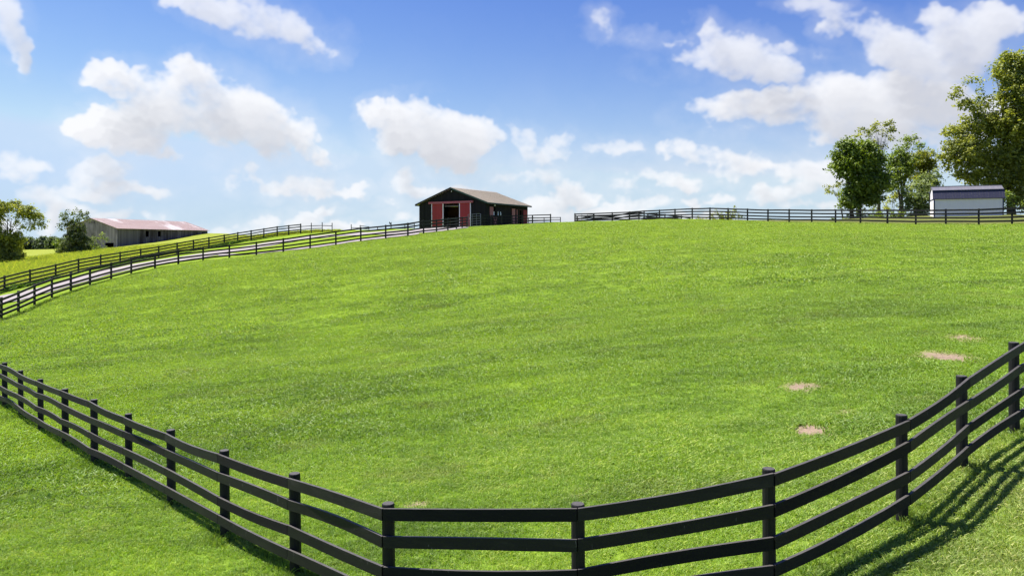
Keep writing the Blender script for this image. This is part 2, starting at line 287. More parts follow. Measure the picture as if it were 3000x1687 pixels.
MFP = wood('black_stained_post', (.0045, .0048, .0058), (.017, .0165, .017), (5, 5, .8), .3, .65)
MFW = wood('weathered_black_board', (.005, .005, .006), (.020, .0185, .018), (.8, .8, 9), .2, .75, True)
MFG = wood('dark_green_board', (.006, .010, .009), (.018, .026, .022), (.9, .9, 8), .25, .7)
MBR = wood('weathered_brown_board', (.05, .035, .028), (.13, .095, .075), (.8, .8, 6), .2, .8, top=0)
MGAL, nt, b = mat('galvanised_tube', .45, .5); b.inputs['Metallic'].default_value = .8; L(nt, mixc(nt, noise(nt, 12, 3), (.16, .17, .19), (.30, .31, .34)), b.inputs['Base Color'])
MGR, nt, b = mat('gravel', .95, .1)
g1 = noise(nt, 22, 5, .75, posn(nt)); g2 = noise(nt, .8, 4, .6, posn(nt))
c_ = mixc(nt, g1, (.15, .132, .128), (.38, .345, .34)); c_ = mixc(nt, ramp(nt, g2, (.35, (0, 0, 0)), (.75, (.55, .55, .55))), c_, (.34, .31, .305)); L(nt, c_, b.inputs['Base Color']); bump(nt, b, g1, .6, .03)
def boards(name, c0, c1, width, across, var=.5, rough=.8, stain=None, spec=.15):
    """vertical boards: tone changes board by board along the local axis given by across"""
    m, nt, b = mat(name, rough, spec)
    tc = nd(nt, 'ShaderNodeTexCoord'); s_ = nd(nt, 'ShaderNodeSeparateXYZ'); L(nt, tc.outputs['Object'], s_.inputs[0])
    ax = s_.outputs[across]; f_ = M(nt, 'FLOOR', M(nt, 'MULTIPLY', ax, 1/width))
    wn = nd(nt, 'ShaderNodeTexWhiteNoise', noise_dimensions='1D'); L(nt, f_, wn.inputs['W'])
    gr = noise(nt, 2.2, 6, .7, posn(nt, (6, 6, .7), False))
    t = M(nt, 'ADD', M(nt, 'MULTIPLY', wn.outputs[0], var), M(nt, 'MULTIPLY', gr, 1-var))
    col = mixc(nt, t, c0, c1)
    if stain: col = mixc(nt, ramp(nt, noise(nt, .45, 4, .6, posn(nt, (1, 1, .5), False)), (.45, (0, 0, 0)), (.65, (.8, .8, .8))), col, stain)
    L(nt, col, b.inputs['Base Color'])
    fr = M(nt, 'ABSOLUTE', M(nt, 'SUBTRACT', M(nt, 'FRACT', M(nt, 'MULTIPLY', ax, 1/width)), .5))
    gv = ramp(nt, fr, (.44, (1, 1, 1)), (.5, (0, 0, 0))); bump(nt, b, M(nt, 'ADD', gv, M(nt, 'MULTIPLY', gr, .3)), .8, .02); return m
def plain(name, c0, c1, rough=.6, spec=.3, sc=2., metal=0):
    m, nt, b = mat(name, rough, spec); b.inputs['Metallic'].default_value = metal
    L(nt, mixc(nt, noise(nt, sc, 5, .65, posn(nt, (1, 1, .6), False)), c0, c1), b.inputs['Base Color']); return m

# ------------------------------------------------------------------ helpers
def link(name, me, parent=None, **props):
    o = bpy.data.objects.new(name, me); COL.objects.link(o)
    if parent is not None: o.parent = parent
    for k, q in props.items(): o[k] = q
    return o
def thing(name, label, cat, loc=(0, 0, 0), rz=0, group=None, mtx=None):
    o = bpy.data.objects.new(name, None); COL.objects.link(o); o.location = loc; o.rotation_euler = (0, 0, rz); o.empty_display_size = .3
    if mtx is not None: o.matrix_world = mtx
    o['label'] = label; o['category'] = cat
    if group: o['group'] = group
    return o
class MB:
    def __init__(s): s.v = []; s.f = []
    def poly(s, pts, faces):
        k = len(s.v); s.v += [tuple(p) for p in pts]; s.f += [tuple(i+k for i in f) for f in faces]; return s
    def box(s, a, b):
        (x0, y0, z0), (x1, y1, z1) = a, b
        return s.poly([(x0,y0,z0),(x1,y0,z0),(x1,y1,z0),(x0,y1,z0),(x0,y0,z1),(x1,y0,z1),(x1,y1,z1),(x0,y1,z1)],
                      [(0,3,2,1),(4,5,6,7),(0,1,5,4),(1,2,6,5),(2,3,7,6),(3,0,4,7)])
    def prism(s, prof, d):
        """closed profile of 3-D points pushed along d"""
        n_ = len(prof); d = Vector(d); P = [Vector(p) for p in prof]
        return s.poly(P+[p+d for p in P], [tuple(range(n_)), tuple(range(2*n_-1, n_-1, -1))]+[(i, i+n_, (i+1) % n_+n_, (i+1) % n_) for i in range(n_)])
    def tube(s, pts, rad, k=6, cap=True):
        P = [Vector(p) for p in pts]; rings = []
        for i, p in enumerate(P):
            t = (P[min(i+1, len(P)-1)]-P[max(i-1, 0)]).normalized(); up = Vector((0, 0, 1)) if abs(t.z) < .9 else Vector((1, 0, 0))
            a = t.cross(up).normalized(); b_ = t.cross(a)
            r = rad[i] if isinstance(rad, (list, tuple)) else rad
            rings.append([p+a*r*math.cos(2*math.pi*j/k)+b_*r*math.sin(2*math.pi*j/k) for j in range(k)])
        vs = [q for r in rings for q in r]
        fs = [(i*k+j, i*k+(j+1) % k, (i+1)*k+(j+1) % k, (i+1)*k+j) for i in range(len(P)-1) for j in range(k)]
        if cap: fs += [tuple(range(k-1, -1, -1)), tuple(range((len(P)-1)*k, len(P)*k))]
        return s.poly(vs, fs)
    def me(s, name, m, smooth=False):
        me = bpy.data.meshes.new(name); me.from_pydata(s.v, [], s.f); me.validate(); me.materials.append(m)
        if smooth: me.polygons.foreach_set('use_smooth', [True]*len(me.polygons))
        bm = bmesh.new(); bm.from_mesh(me); bmesh.ops.recalc_face_normals(bm, faces=bm.faces); bm.to_mesh(me); bm.free()
        me.update(); return me
    def obj(s, name, m, parent=None, smooth=False, **props): return link(name, s.me(name, m, smooth), parent, **props)
def np_mesh(name, V, Q, m, tint=None, smooth=False):
    """quads (or triangles) straight from arrays, with one tint per face"""
    me = bpy.data.meshes.new(name); k = Q.shape[1]
    me.vertices.add(len(V)); me.vertices.foreach_set('co', V.astype(np.float32).ravel())
    me.loops.add(Q.size); me.loops.foreach_set('vertex_index', Q.astype(np.int32).ravel())
    me.polygons.add(len(Q)); me.polygons.foreach_set('loop_start', np.arange(0, Q.size, k, dtype=np.int32)); me.polygons.foreach_set('loop_total', np.full(len(Q), k, np.int32))
    if tint is not None:
        a = me.attributes.new('tint', 'FLOAT_COLOR', 'FACE'); c = np.ones((len(Q), 4), np.float32); c[:, :3] = tint; a.data.foreach_set('color', c.ravel())
    me.materials.append(m); me.update(calc_edges=True)
    if smooth: me.polygons.foreach_set('use_smooth', np.ones(len(Q), bool))
    return me

# ------------------------------------------------------------------ ground
azs = np.concatenate([np.linspace(-180, -48, 46)[:-1], np.linspace(-48, -38, 20)[:-1], np.linspace(-38, 38, 360)[:-1], np.linspace(38, 48, 20)[:-1], np.linspace(48, 180, 46)[:-1]])*np.pi/180
rs = [1.5]
while rs[-1] < 6000:
    r = rs[-1]; rs.append(r+(.3 if r < 40 else .42 if r < 125 else 1.5 if r < 220 else r*.03))
rs = np.array(rs); nA, nR = len(azs), len(rs)
GX = np.outer(rs, np.sin(azs)); GY = np.outer(rs, np.cos(azs)); GZ = tz(GX, GY)
V = np.stack([GX, GY, GZ], 2).reshape(-1, 3); V = np.vstack([V, [[0, 0, gz(0, 0)]]])
ii, jj = np.meshgrid(np.arange(nR-1), np.arange(nA), indexing='ij'); j2 = (jj+1) % nA
Q = np.stack([ii*nA+jj, (ii+1)*nA+jj, (ii+1)*nA+j2, ii*nA+j2], 2).reshape(-1, 4)[:, ::-1]
me = np_mesh('ground', V, Q, MG, smooth=True)
w_, o_, b_ = zones(V[:, 0], V[:, 1])
for nm, ar in (('weed', w_), ('olive', o_), ('bare', b_)):
    a = me.attributes.new(nm, 'FLOAT', 'POINT'); a.data.foreach_set('value', ar.astype(np.float32))
ground = link('ground', me, kind='structure')

# gravel drive and the two track that hugs the fence
def strip(name, edges, m, lift, nseg=8):
    E = []
    for (px, y0, y1) in edges: E.append((cast(px, y1), cast(px, y0)))
    A_ = np.array([e[0] for e in E]); B_ = np.array([e[1] for e in E])
    for arr in (A_, B_):
        for _ in range(2): arr[1:-1] = arr[1:-1]*.5+(arr[:-2]+arr[2:])*.25
    t = np.linspace(0, len(E)-1, len(E)*7); ks = np.arange(len(E))
    a = np.stack([np.interp(t, ks, A_[:, k]) for k in (0, 1)], 1); b2 = np.stack([np.interp(t, ks, B_[:, k]) for k in (0, 1)], 1)
    jag = RNG.normal(0, .10, (len(t), 2, 1)); dr = (b2-a)/np.maximum(np.linalg.norm(b2-a, axis=1, keepdims=True), .01)
    a = a+dr*jag[:, 0]; b2 = b2+dr*jag[:, 1]
    rows = [a+(b2-a)*k/nseg for k in range(nseg+1)]; P = np.stack(rows, 1).reshape(-1, 2)
    Z = tz(P[:, 0], P[:, 1])+lift; V = np.column_stack([P, Z]); n1 = nseg+1
    i_, j_ = np.meshgrid(np.arange(len(t)-1), np.arange(nseg), indexing='ij')
    Q = np.stack([i_*n1+j_, (i_+1)*n1+j_, (i_+1)*n1+j_+1, i_*n1+j_+1], 2).reshape(-1, 4)
    return link(name, np_mesh(name, V, Q, m, smooth=True), kind='structure')
strip('gravel_drive', [(-130,888,915),(-60,879,905),(0,868,896),(52,860,885),(101,848,869),(151,836,857),(206,824,841),(265,803,819),(326,788,804),(386,774.5,791),(469,758.5,771),(580,746,757),(650,736.5,748),
    (751,715.5,726.5),(827,703,713.5),(903,693,702),(978,685.5,692),(1054,683,688),(1130,681,686),(1190,675,688),(1228,671.3,686),(1270,669,680),(1310,667.5,676),(1345,666,672.5),(1372,665,668.5)], MGR, .05)
strip('gravel_track', [(640,746.5,750),(700,746.5,750.5),(751,742,746.3),(827,732.5,736.5),(903,724.5,728.5),(978,714.5,718.2),(1054,703.8,708.2),(1130,692.5,699),(1195,684,692),(1228,679,687)], MGR, .056)

def pnoise(x, y, f, seed=3):
    g = np.random.default_rng(seed).random((256, 256)); X = x*f+500; Y = y*f+500; xi = np.floor(X).astype(int); yi = np.floor(Y).astype(int); fx = X-xi; fy = Y-yi
    fx = fx*fx*(3-2*fx); fy = fy*fy*(3-2*fy); G = lambda a, b: g[a % 256, b % 256]
    return (G(xi, yi)*(1-fx)+G(xi+1, yi)*fx)*(1-fy)+(G(xi, yi+1)*(1-fx)+G(xi+1, yi+1)*fx)*fy
# ------------------------------------------------------------------ turf built as blades
vw = []; 
def tuft(seed, n_, rad, hgt, wid, lean, tone=1., pale=.04):
    g = np.random.default_rng(seed); V = []; Q = []; T = []
    for i in range(n_):
        a = g.uniform(0, 6.28); r = rad*math.sqrt(g.random()); bx, by = r*math.cos(a), r*math.sin(a)
        h = hgt*g.uniform(.55, 1.15); w = wid*g.uniform(.7, 1.3); d_ = g.uniform(0, 6.28); l_ = lean*h*g.uniform(.2, 1.2); p = g.uniform(0, 6.28)
        wx, wy = math.cos(d_)*w/2, math.sin(d_)*w/2; lx, ly = math.cos(p)*l_, math.sin(p)*l_; k = len(V)
        V += [(bx-wx, by-wy, -.02), (bx+wx, by+wy, -.02), (bx+wx*.8+lx*.4, by+wy*.8+ly*.4, h*.6), (bx-wx*.8+lx*.4, by-wy*.8+ly*.4, h*.6), (bx+lx, by+ly, h*g.uniform(.75, 1)), (bx+lx*1.05+wx*.4, by+ly*1.05+wy*.4, h*.95)]
        Q += [(k, k+1, k+2, k+3), (k+3, k+2, k+5, k+4)]; t = tone*g.uniform(.78, 1.25); c = (t*g.uniform(.9, 1.15), t, t*.9)
        if g.random() < pale: c = (1.8*t, 1.35*t, 2.0*t)
        T += [c, c]
    return np.array(V, float), np.array(Q), np.array(T)
def scatter_obj(name, variants, P, rot, scl, m, label, cat, parent=None):
    V = []; Q = []; T = []; grp = []; k = 0
    for i, (v_, q_, t_) in enumerate(variants): V.append(v_); Q.append(q_+k); T.append(t_); grp += [i+1]*len(v_); k += len(v_)
    V = np.vstack(V+[P]); Q = np.vstack(Q); T = np.vstack(T); nA_ = len(P); me = np_mesh(name, V, Q, m, T)
    g = np.concatenate([grp, np.zeros(nA_)]).astype(np.float32); z3 = np.zeros((k, 3)); 
    me.attributes.new('grp', 'FLOAT', 'POINT').data.foreach_set('value', g)
    me.attributes.new('rot', 'FLOAT_VECTOR', 'POINT').data.foreach_set('vector', np.vstack([z3, rot]).astype(np.float32).ravel())
    me.attributes.new('scl', 'FLOAT', 'POINT').data.foreach_set('value', np.concatenate([np.ones(k), scl]).astype(np.float32))
    o = link(name, me, kind='stuff'); o['label'] = label; o['category'] = cat
    ng = bpy.data.node_groups.new(name, 'GeometryNodeTree'); ng.interface.new_socket('Geometry', in_out='INPUT', socket_type='NodeSocketGeometry'); ng.interface.new_socket('Geometry', in_out='OUTPUT', socket_type='NodeSocketGeometry')
    gi = nd(ng, 'NodeGroupInput'); go = nd(ng, 'NodeGroupOutput')
    at = nd(ng, 'GeometryNodeInputNamedAttribute', data_type='FLOAT', inp={'Name': 'grp'})
    def sep(val):
        c = nd(ng, 'FunctionNodeCompare', data_type='FLOAT', operation='EQUAL'); L(ng, at.outputs[0], c.inputs[0]); c.inputs[1].default_value = val; c.inputs[12].default_value = .1
        s_ = nd(ng, 'GeometryNodeSeparateGeometry', domain='POINT'); L(ng, gi.outputs[0], s_.inputs[0]); L(ng, c.outputs[0], s_.inputs[1]); return s_.outputs[0]
    jn = nd(ng, 'GeometryNodeJoinGeometry')
    for i in range(len(variants)):
        ti = nd(ng, 'GeometryNodeGeometryToInstance'); L(ng, sep(float(i+1)), ti.inputs[0]); L(ng, ti.outputs[0], jn.inputs[0])
    ip = nd(ng, 'GeometryNodeInstanceOnPoints'); L(ng, sep(0.0), ip.inputs['Points']); L(ng, jn.outputs[0], ip.inputs['Instance']); ip.inputs['Pick Instance'].default_value = True
    ra = nd(ng, 'GeometryNodeInputNamedAttribute', data_type='FLOAT_VECTOR', inp={'Name': 'rot'}); sa = nd(ng, 'GeometryNodeInputNamedAttribute', data_type='FLOAT', inp={'Name': 'scl'})
    er = nd(ng, 'FunctionNodeEulerToRotation'); L(ng, ra.outputs[0], er.inputs[0]); L(ng, er.outputs[0], ip.inputs['Rotation']); L(ng, sa.outputs[0], ip.inputs['Scale']); L(ng, ip.outputs[0], go.inputs[0])
    md = o.modifiers.new('scatter', 'NODES'); md.node_group = ng; return o
def turf_ring(name, r0, r1, dens, variants, smin, smax, label, amax=.92):
    q0, q1 = (r0*.88 if r0 > 6 else r0), r1*1.12; n_ = int(dens*amax*(q1*q1-q0*q0)); r = np.sqrt(RNG.uniform(q0*q0, q1*q1, n_)); a = RNG.uniform(-amax, amax, n_)
    x, y = r*np.sin(a), r*np.cos(a); w, o, b = zones(x, y); r = r+0
    edge_ = np.clip((r-r0+.12*r0)/(.24*r0), 0, 1)*np.clip((r1*1.12-r)/(.24*r1), 0, 1) if r0 > 6 else np.clip((r1*1.12-r)/(.24*r1), 0, 1)
    keep = (RNG.random(n_) < edge_) & (w < .3) & (o < .3) & (RNG.random(n_) > b*1.15)
    pxx = CX+F*x/y; gzz = tz(x, y)
    nearroad = np.zeros(n_, bool)
    if r1 > 45: keep &= ~((y > np.interp(pxx, [p[0] for p in DRIVE], [p[3] for p in DRIVE])-.2) & (pxx < 1375))
    x, y, z = x[keep], y[keep], gzz[keep]; n_ = len(x); e = .3
    gx = (tz(x+e, y)-z)/e; gy = (tz(x, y+e)-z)/e
    rot = np.stack([np.arctan(gy), -np.arctan(gx), np.zeros(n_)], 1)
    # spin about the blade axis is folded in by the variety of tufts
    return scatter_obj(name, variants, np.stack([x, y, z], 1), rot, RNG.uniform(smin, smax, n_)*(.70+.65*pnoise(x, y, .9)*pnoise(x*.6, y*1.2, .35)*2), MBLADE, label, 'grass')
turf_ring('grass', 4.5, 17, 210, [tuft(10+i, 26, .085, .044, .0085, 1.5, 1.12, .08) for i in range(12)], .8, 1.5, 'short mown grass nearest the camera on both sides of the front fence')
turf_ring('grass', 17, 36, 75, [tuft(30+i, 26, .17, .050, .016, 1.5, 1.03, .05) for i in range(12)], .8, 1.5, 'short green turf over the lower half of the paddock slope')
turf_ring('grass', 36, 108, 14, [tuft(50+i, 26, .38, .046, .032, 1.7) for i in range(12)], .8, 1.5, 'bright short turf on the upper slope up to the crest')
# tall grass beyond the drive's far fence
n_ = 15000; pxs = RNG.uniform(-150, 1000, n_); dd = np.interp(pxs, _fx, _fd); y = dd+.4+RNG.random(n_)**1.5*(70*np.clip((700-pxs)/500, .12, 1)); x = (pxs-CX)/F*y; z = tz(x, y)
scatter_obj('tall_grass', [tuft(80+i, 16, .30, .50, .035, .55) for i in range(8)], np.stack([x, y, z], 1), np.zeros((n_, 3)), RNG.uniform(.35, 1.25, n_)*np.where(y-dd < 2, .6, 1), MWEED, 'unmown yellow green grass on the bank below the grey barn', 'grass')
PB = np.array([pt(p[0], HY, p[3])[:2] for p in NEAR]); k_ = RNG.integers(0, len(PB), 900); aa = RNG.uniform(0, 6.28, 900); rr = .09+RNG.exponential(.10, 900)
x = PB[k_, 0]+rr*np.cos(aa); y = PB[k_, 1]+rr*np.sin(aa)
scatter_obj('grass_tufts', [tuft(210+i, 14, .06, .13, .010, .7) for i in range(8)], np.stack([x, y, tz(x, y)], 1), np.zeros((900, 3)), RNG.uniform(.4, 1.25, 900), MBLADE, 'longer untrimmed grass around the feet of the near fence posts', 'grass')
t_ = RNG.random(1800)*(len(PB)-1); i_ = t_.astype(int); f_ = (t_-i_)[:, None]; P_ = PB[i_]*(1-f_)+PB[i_+1]*f_+RNG.normal(0, .10, (1800, 2))
scatter_obj('grass_tufts', [tuft(220+i, 14, .07, .10, .009, .8) for i in range(8)], np.column_stack([P_, tz(P_[:, 0], P_[:, 1])]), np.zeros((1800, 3)), RNG.uniform(.4, 1.25, 1800), MBLADE, 'slightly longer strip of grass the mower misses under the near fence', 'grass')
# ------------------------------------------------------------------ board fences
def board(a, b, th, hh, bow=0., wob=0., seg=5):
    a, b = Vector(a), Vector(b); t = (b-a); h = Vector((t.x, t.y, 0)).normalized(); n_ = Vector((-h.y, h.x, 0)); mb = MB(); P = []
    for i in range(seg+1):
        u = i/seg; c = a.lerp(b, u)+Vector((0, 0, bow*math.sin(math.pi*u)))+n_*wob*math.sin(math.pi*u)
        P += [c-n_*th/2, c+n_*th/2, c+n_*th/2+Vector((0, 0, hh)), c-n_*th/2+Vector((0, 0, hh))]
    fs = [(0, 1, 2, 3), (seg*4+3, seg*4+2, seg*4+1, seg*4)]
    for i in range(seg):
        k = i*4; fs += [(k+j, k+4+j, k+4+(j+1) % 4, k+(j+1) % 4) for j in range(4)]
    return mb.poly(P, fs)
def fence(label, posts, nr=4, offs=(.028, .260, .520, .745), bh=.145, pr=.078, side=-1, jit=.01, bmats=(MFB,), pm=MFP, k=10, cat='fence', bow=.012, square=False, skip=(), name='board_fence', lean=None):
    base = pt(posts[len(posts)//2][0], HY, posts[len(posts)//2][3]); bz = gz(base[0], base[1])
    T = thing(name, label, cat, (base[0], base[1], bz)); O = Vector(T.location)
    pts = []
    for i, p in enumerate(posts):
        x, y, zt = pt(p[0], p[1], p[3]); zb = gz(x, y); pts.append(Vector((x, y, zt))); h = zt-zb
        ln = (lean[i] if lean else 0)
        mb = MB(); prr = pr*random.uniform(.94, 1.08); tl = random.uniform(-.03, .03)
        B0 = Vector((x-ln, y, zb-.25))-O; T0 = Vector((x, y, zt+random.uniform(-.005, .012)))-O
        mb.tube([B0, B0.lerp(T0, .6), T0+Vector((0, 0, -.012)), T0], [prr*1.05, prr, prr*.99, prr*.9], 4 if square else k)
        mb.obj('post', pm, T, smooth=False)
    for i in range(len(pts)-1):
        if i in skip: continue
        for r in range(nr):
            e = []
            for s, j in ((0, i), (1, i+1)):
                t0 = (pts[j]-pts[max(j-1, 0)]); t1 = (pts[min(j+1, len(pts)-1)]-pts[j])
                t = Vector((t0.x, t0.y, 0)).normalized()+Vector((t1.x, t1.y, 0)).normalized(); t = t.normalized() if t.length > .01 else Vector((1, 0, 0))
                nn = Vector((t.y, -t.x, 0))*(1 if side < 0 else -1)
                c = pts[j]+nn*(pr+.021); h = pts[j].z-gz(pts[j].x, pts[j].y)
                rng_ = random.Random(j*7+r*131+len(posts)+(i//2)*jitter_key)
                c.z -= offs[r]*h+bh+rng_.uniform(-jit, jit); e.append(c)
            d_ = (e[1]-e[0]).normalized(); e0 = e[0]+d_*.006; e1 = e[1]-d_*.006
            m_ = bmats[random.randrange(len(bmats))]
            board(e0-O, e1-O, .038, bh*random.uniform(.96, 1.03), random.uniform(-bow, bow), random.uniform(-bow, bow)).obj('rail', m_, T)
    return T
jitter_key = 0
ln_near = [0]*3+[0]*len(NEAR)
fence('black four board fence curving across the foreground with round posts', NEAR, jit=.02, bmats=(MFB, MFB, MFB, MFW), bow=.03, k=14,
      offs=(.024, .246, .500, .728), lean=[-.02 if p[0] < 1500 else -.01 for p in NEAR])
fence('black four board fence along the paddock side of the gravel drive', DRIVE, bmats=(MFB,), jit=.02, pr=.085, bh=.16)
fence('dark four board fence on the crest running right past the white shed', CREST, bmats=(MFB,), jit=.012, pr=.085, side=-1, bh=.16)
fence('dark green fence on the far side of the drive below the grey barn', BACKF, bmats=(MFG,), pm=MFG, jit=.02, pr=.085, bh=.15)
# the wire and post end of that fence
def loose_fence(label, posts, rails, pm=MFP, pr=.06, bh=.09, name='board_fence', bm=MFB, th=.035):
    """posts: (column, top row, depth); rails: (post i, post j, row at i, row at j)"""
    p0 = posts[len(posts)//2]; x, y, _ = pt(p0[0], HY, p0[2]); T = thing(name, label, 'gate' if 'gate' in name else 'fence', (x, y, gz(x, y))); O = Vector(T.location)
    for (a, r, d_) in posts:
        q = Vector(pt(a, r, d_)); MB().tube([Vector((q.x, q.y, gz(q.x, q.y)-.2))-O, q-O], pr, 8).obj('post', pm, T)
    for (i, j, r0, r1) in rails:
        a = Vector(pt(posts[i][0], r0, posts[i][2]-pr-.03)); b2 = Vector(pt(posts[j][0], r1, posts[j][2]-pr-.03))
        a.z -= bh; b2.z -= bh; board(a-O, b2-O, th, bh, 0, 0, 2).obj('rail', bm, T)
    return T
loose_fence('thin steel post fence with two rails where the green fence ends on the skyline', [(881,656,109.7),(912,653,110.4),(944,651.5,111),(973,653,111.6)],
            [(0,1,663,661),(1,2,661,660),(2,3,660,661),(0,1,672,669),(1,2,669,668),(0,1,681,676),(1,2,676,674.5),(2,3,674.5,675)], bm=MFG)
loose_fence('low three post pen on the skyline left of the leaning gate', [(1029,657.5,116),(1055,660,119),(1081,664,122)], [(0,1,666,667),(0,1,673,675.5),(1,2,660.5,664),(1,2,669,670.5)])
loose_fence('short black paddock fence close to the left end wall of the dark barn', [(1106,665,121),(1146,655.5,119),(1186,660,117),(1214,655,115)],
            [(0,1,665.5,661.5),(1,2,661.5,658.5),(2,3,658.5,656),(0,1,671,669.5),(1,2,669.5,668),(2,3,668,666.5)])
# right of the barn
loose_fence('black four board paddock fence in front of the barn stalls', [(1410,629,98.5),(1440,630.5,99),(1470,631,100),(1500,631,101),(1531,630.6,102.3),(1560,629.5,103.6),(1613,627,106)],
            [(i, i+1, a+k*8.2, b+k*8.2) for k in range(4) for i, (a, b) in enumerate([(629.5,630.5),(630.5,631.2),(631.2,631.2),(631.2,630.6),(630.6,629.5),(629.5,628)])], pr=.085, bh=.13)
loose_fence('small lower three board fence right of the barn paddock on the skyline', [(1548,637,112),(1594,636.5,114),(1642,636,116)],
            [(i, i+1, a+k*7, b+k*7) for k in range(3) for i, (a, b) in enumerate([(637.5,637),(637,636.5)])], bh=.1)
fr = [(1691,635,112),(1740,626,113),(1794,627,114),(1844,622,115),(1872,619.5,116),(1898,624,118),(1924,625.5,119.5),(1948,627,121),(1973,630,123),(1996,632,125),(2022,637,128)]
loose_fence('darker older board fence of the round pen behind the crest fence', fr, [(i, i+1, fr[i][1]+k*8.5+(5 if i < 3 else 1), fr[i+1][1]+k*8.5+(5 if i < 2 else 1)) for k in range(3) for i in range(len(fr)-1)], bh=.21, pr=.10)
loose_fence('weathered brown board pen sloping down behind the crest', [(1885,637,109),(1930,636,110),(1978,634.5,111),(2010,642,113)], [(0,1,637.5,636.5),(1,2,636.5,635),(0,1,642,641.5),(1,2,641.5,641),(2,3,637,644)], bm=MBR, pm=MBR, bh=.26, pr=.08)
# tube gates
def tube_gate(label, a, b_, n_bars, n_up, m=MGAL, r=.022):
    A_, B_ = Vector(a[0]), Vector(b_[0]); h = a[1]; T = thing('tube_gate', label, 'gate', A_); t = B_-A_
    for k in range(n_bars):
        z = .12+(h-.16)*k/(n_bars-1); MB().tube([Vector((0, 0, z)), t+Vector((0, 0, z))], r, 6).obj('bar', m, T)
    for k in range(n_up):
        u = k/(n_up-1); p = t*u; MB().tube([p+Vector((0, 0, .1)), p+Vector((0, 0, h-.02))], r*(1.2 if k in (0, n_up-1) else .8), 6).obj('upright', m, T)
    return T
x, y, z = pt(1371.5, 640, 97.4); x2, y2, _ = pt(1408, 640, 98.2)
tube_gate('galvanised six bar gate between the drive fence and the barn paddock', ((x, y, gz(x, y)), 1.7), ((x2, y2, gz(x2, y2)), 1.55), 6, 4, r=.026)
x, y, z = pt(1687, 640, 107.4); x2, y2, _ = pt(1738, 640, 112.2)
tube_gate('black barred gate at the left end of the crest fence', ((x, y, gz(x, y)), 1.25), ((x2, y2, gz(x2, y2)), 1.45), 4, 4, m=MFP, r=.035)
# little rooster finial seen on the post
x, y, z = pt(1143.5, 655.5, 118.6); T = thing('weathervane', 'tiny dark weathervane standing up over the drive fence left of the barn', 'weathervane', (x, y, gz(x, y)))
hh = z-gz(x, y); MB().tube([(0, 0, -.1), (0, 0, hh)], .02, 6).obj('rod', MFP, T)
MB().prism([(-.16, 0, hh), (.02, 0, hh-.12), (.2, 0, hh+.05), (.17, 0, hh+.3), (.08, 0, hh+.16), (-.02, 0, hh+.12), (-.1, 0, hh+.32), (-.2, 0, hh+.22)], (0, .05, 0)).obj('rooster', MFP, T)

# ------------------------------------------------------------------ buildings
def frame_matrix(org, ux):
    ux = Vector((ux[0], ux[1], 0)).normalized(); uy = Vector((-ux.y, ux.x, 0))
    m = Matrix.Identity(4); m.col[0][:3] = ux; m.col[1][:3] = uy; m.col[3][:3] = org; return m
def wall_cells(xs0, xs1, z0, z1, holes):
    xs = sorted({xs0, xs1, *[h[0] for h in holes], *[h[1] for h in holes]}); zs = sorted({z0, z1, *[h[2] for h in holes], *[h[3] for h in holes]}); out = []
    for a, b in zip(xs, xs[1:]):
        run = None
        for c, d in zip(zs, zs[1:]):
            if any(h[0] <= a and b <= h[1] and h[2] <= c and d <= h[3] for h in holes):
                if run: out.append((a, b, *run)); run = None
            else: run = (run[0], d) if run else (c, d)
        if run: out.append((a, b, *run))
    return out
def battens(x0, x1, step, top, holes, w=.045, z0=0.):
    out = []; x = x0+step/2
    while x < x1:
        segs = [(z0, top(x))]
        for h in holes:
            if h[0]-.03 <= x <= h[1]+.03:
                new = []
                for a, b in segs:
                    if h[2] > a: new.append((a, min(b, h[2])))
                    if h[3] < b: new.append((max(a, h[3]), b))
                segs = [s for s in new if s[1]-s[0] > .05]
        out += [(x, a, b) for a, b in segs]; x += step
    return out
# dark horse barn
BW, BL, BH, PK = 11.2, 11.3, 3.40, 5.42
z0 = 2.08; BO = Vector((-13.1, 106.7, z0)); Bm = frame_matrix(BO, (.86, -.51))
MBK = boards('black_barn_board', (.0045, .0045, .005), (.024, .022, .022), .2, 0, .45, .75)
MBS = boards('black_barn_side_board', (.006, .0055, .0055), (.036, .031, .028), .2, 1, .45, .75)
MRED = boards('red_door_board', (.23, .028, .030), (.34, .050, .050), .24, 0, .35, .6); MPINK = plain('faded_red_paint', (.33, .11, .105), (.45, .19, .18), .7)
MHDR = plain('rose_red_metal', (.30, .07, .08), (.38, .11, .12), .5); MWH = plain('white_trim', (.62, .62, .66), (.80, .80, .82), .5)
MGRN = plain('dark_green_metal', (.008, .03, .02), (.015, .05, .035), .45); MPLY = plain('plywood', (.07, .04, .018), (.16, .095, .045), .8, .1, 1.2); MDK = plain('dark_timber', (.012, .010, .009), (.03, .024, .02), .8)
MTR = boards('tan_roof_metal', (.37, .325, .25), (.46, .40, .31), .3, 1, .4, .5, spec=.4); MRB = plain('brown_red_stain', (.07, .022, .018), (.13, .045, .038), .8)
barn = thing('horse_barn', 'black board horse barn with tan metal roof and open red sliding doors on the hilltop', 'barn', mtx=Bm)
slope = (PK-BH)/(BW/2)
dh = (4.28, 6.96, 0, 3.38)
mb = MB()
for (a, b, c, d) in wall_cells(0, BW, -.4, BH, [dh]): mb.box((a, 0, c), (b, .15, d))
mb.prism([(0, 0, BH), (BW, 0, BH), (BW/2, 0, PK)], (0, .15, 0)); mb.obj('front_wall', MBK, barn)
mb = MB()
for (x, a, b) in battens(0, BW, .2, lambda x: BH+(BW/2-abs(x-BW/2))*slope, [dh]): mb.box((x-.022, -.022, a), (x+.022, -.001, b))
mb.obj('batten', MBK, barn, kind='stuff')
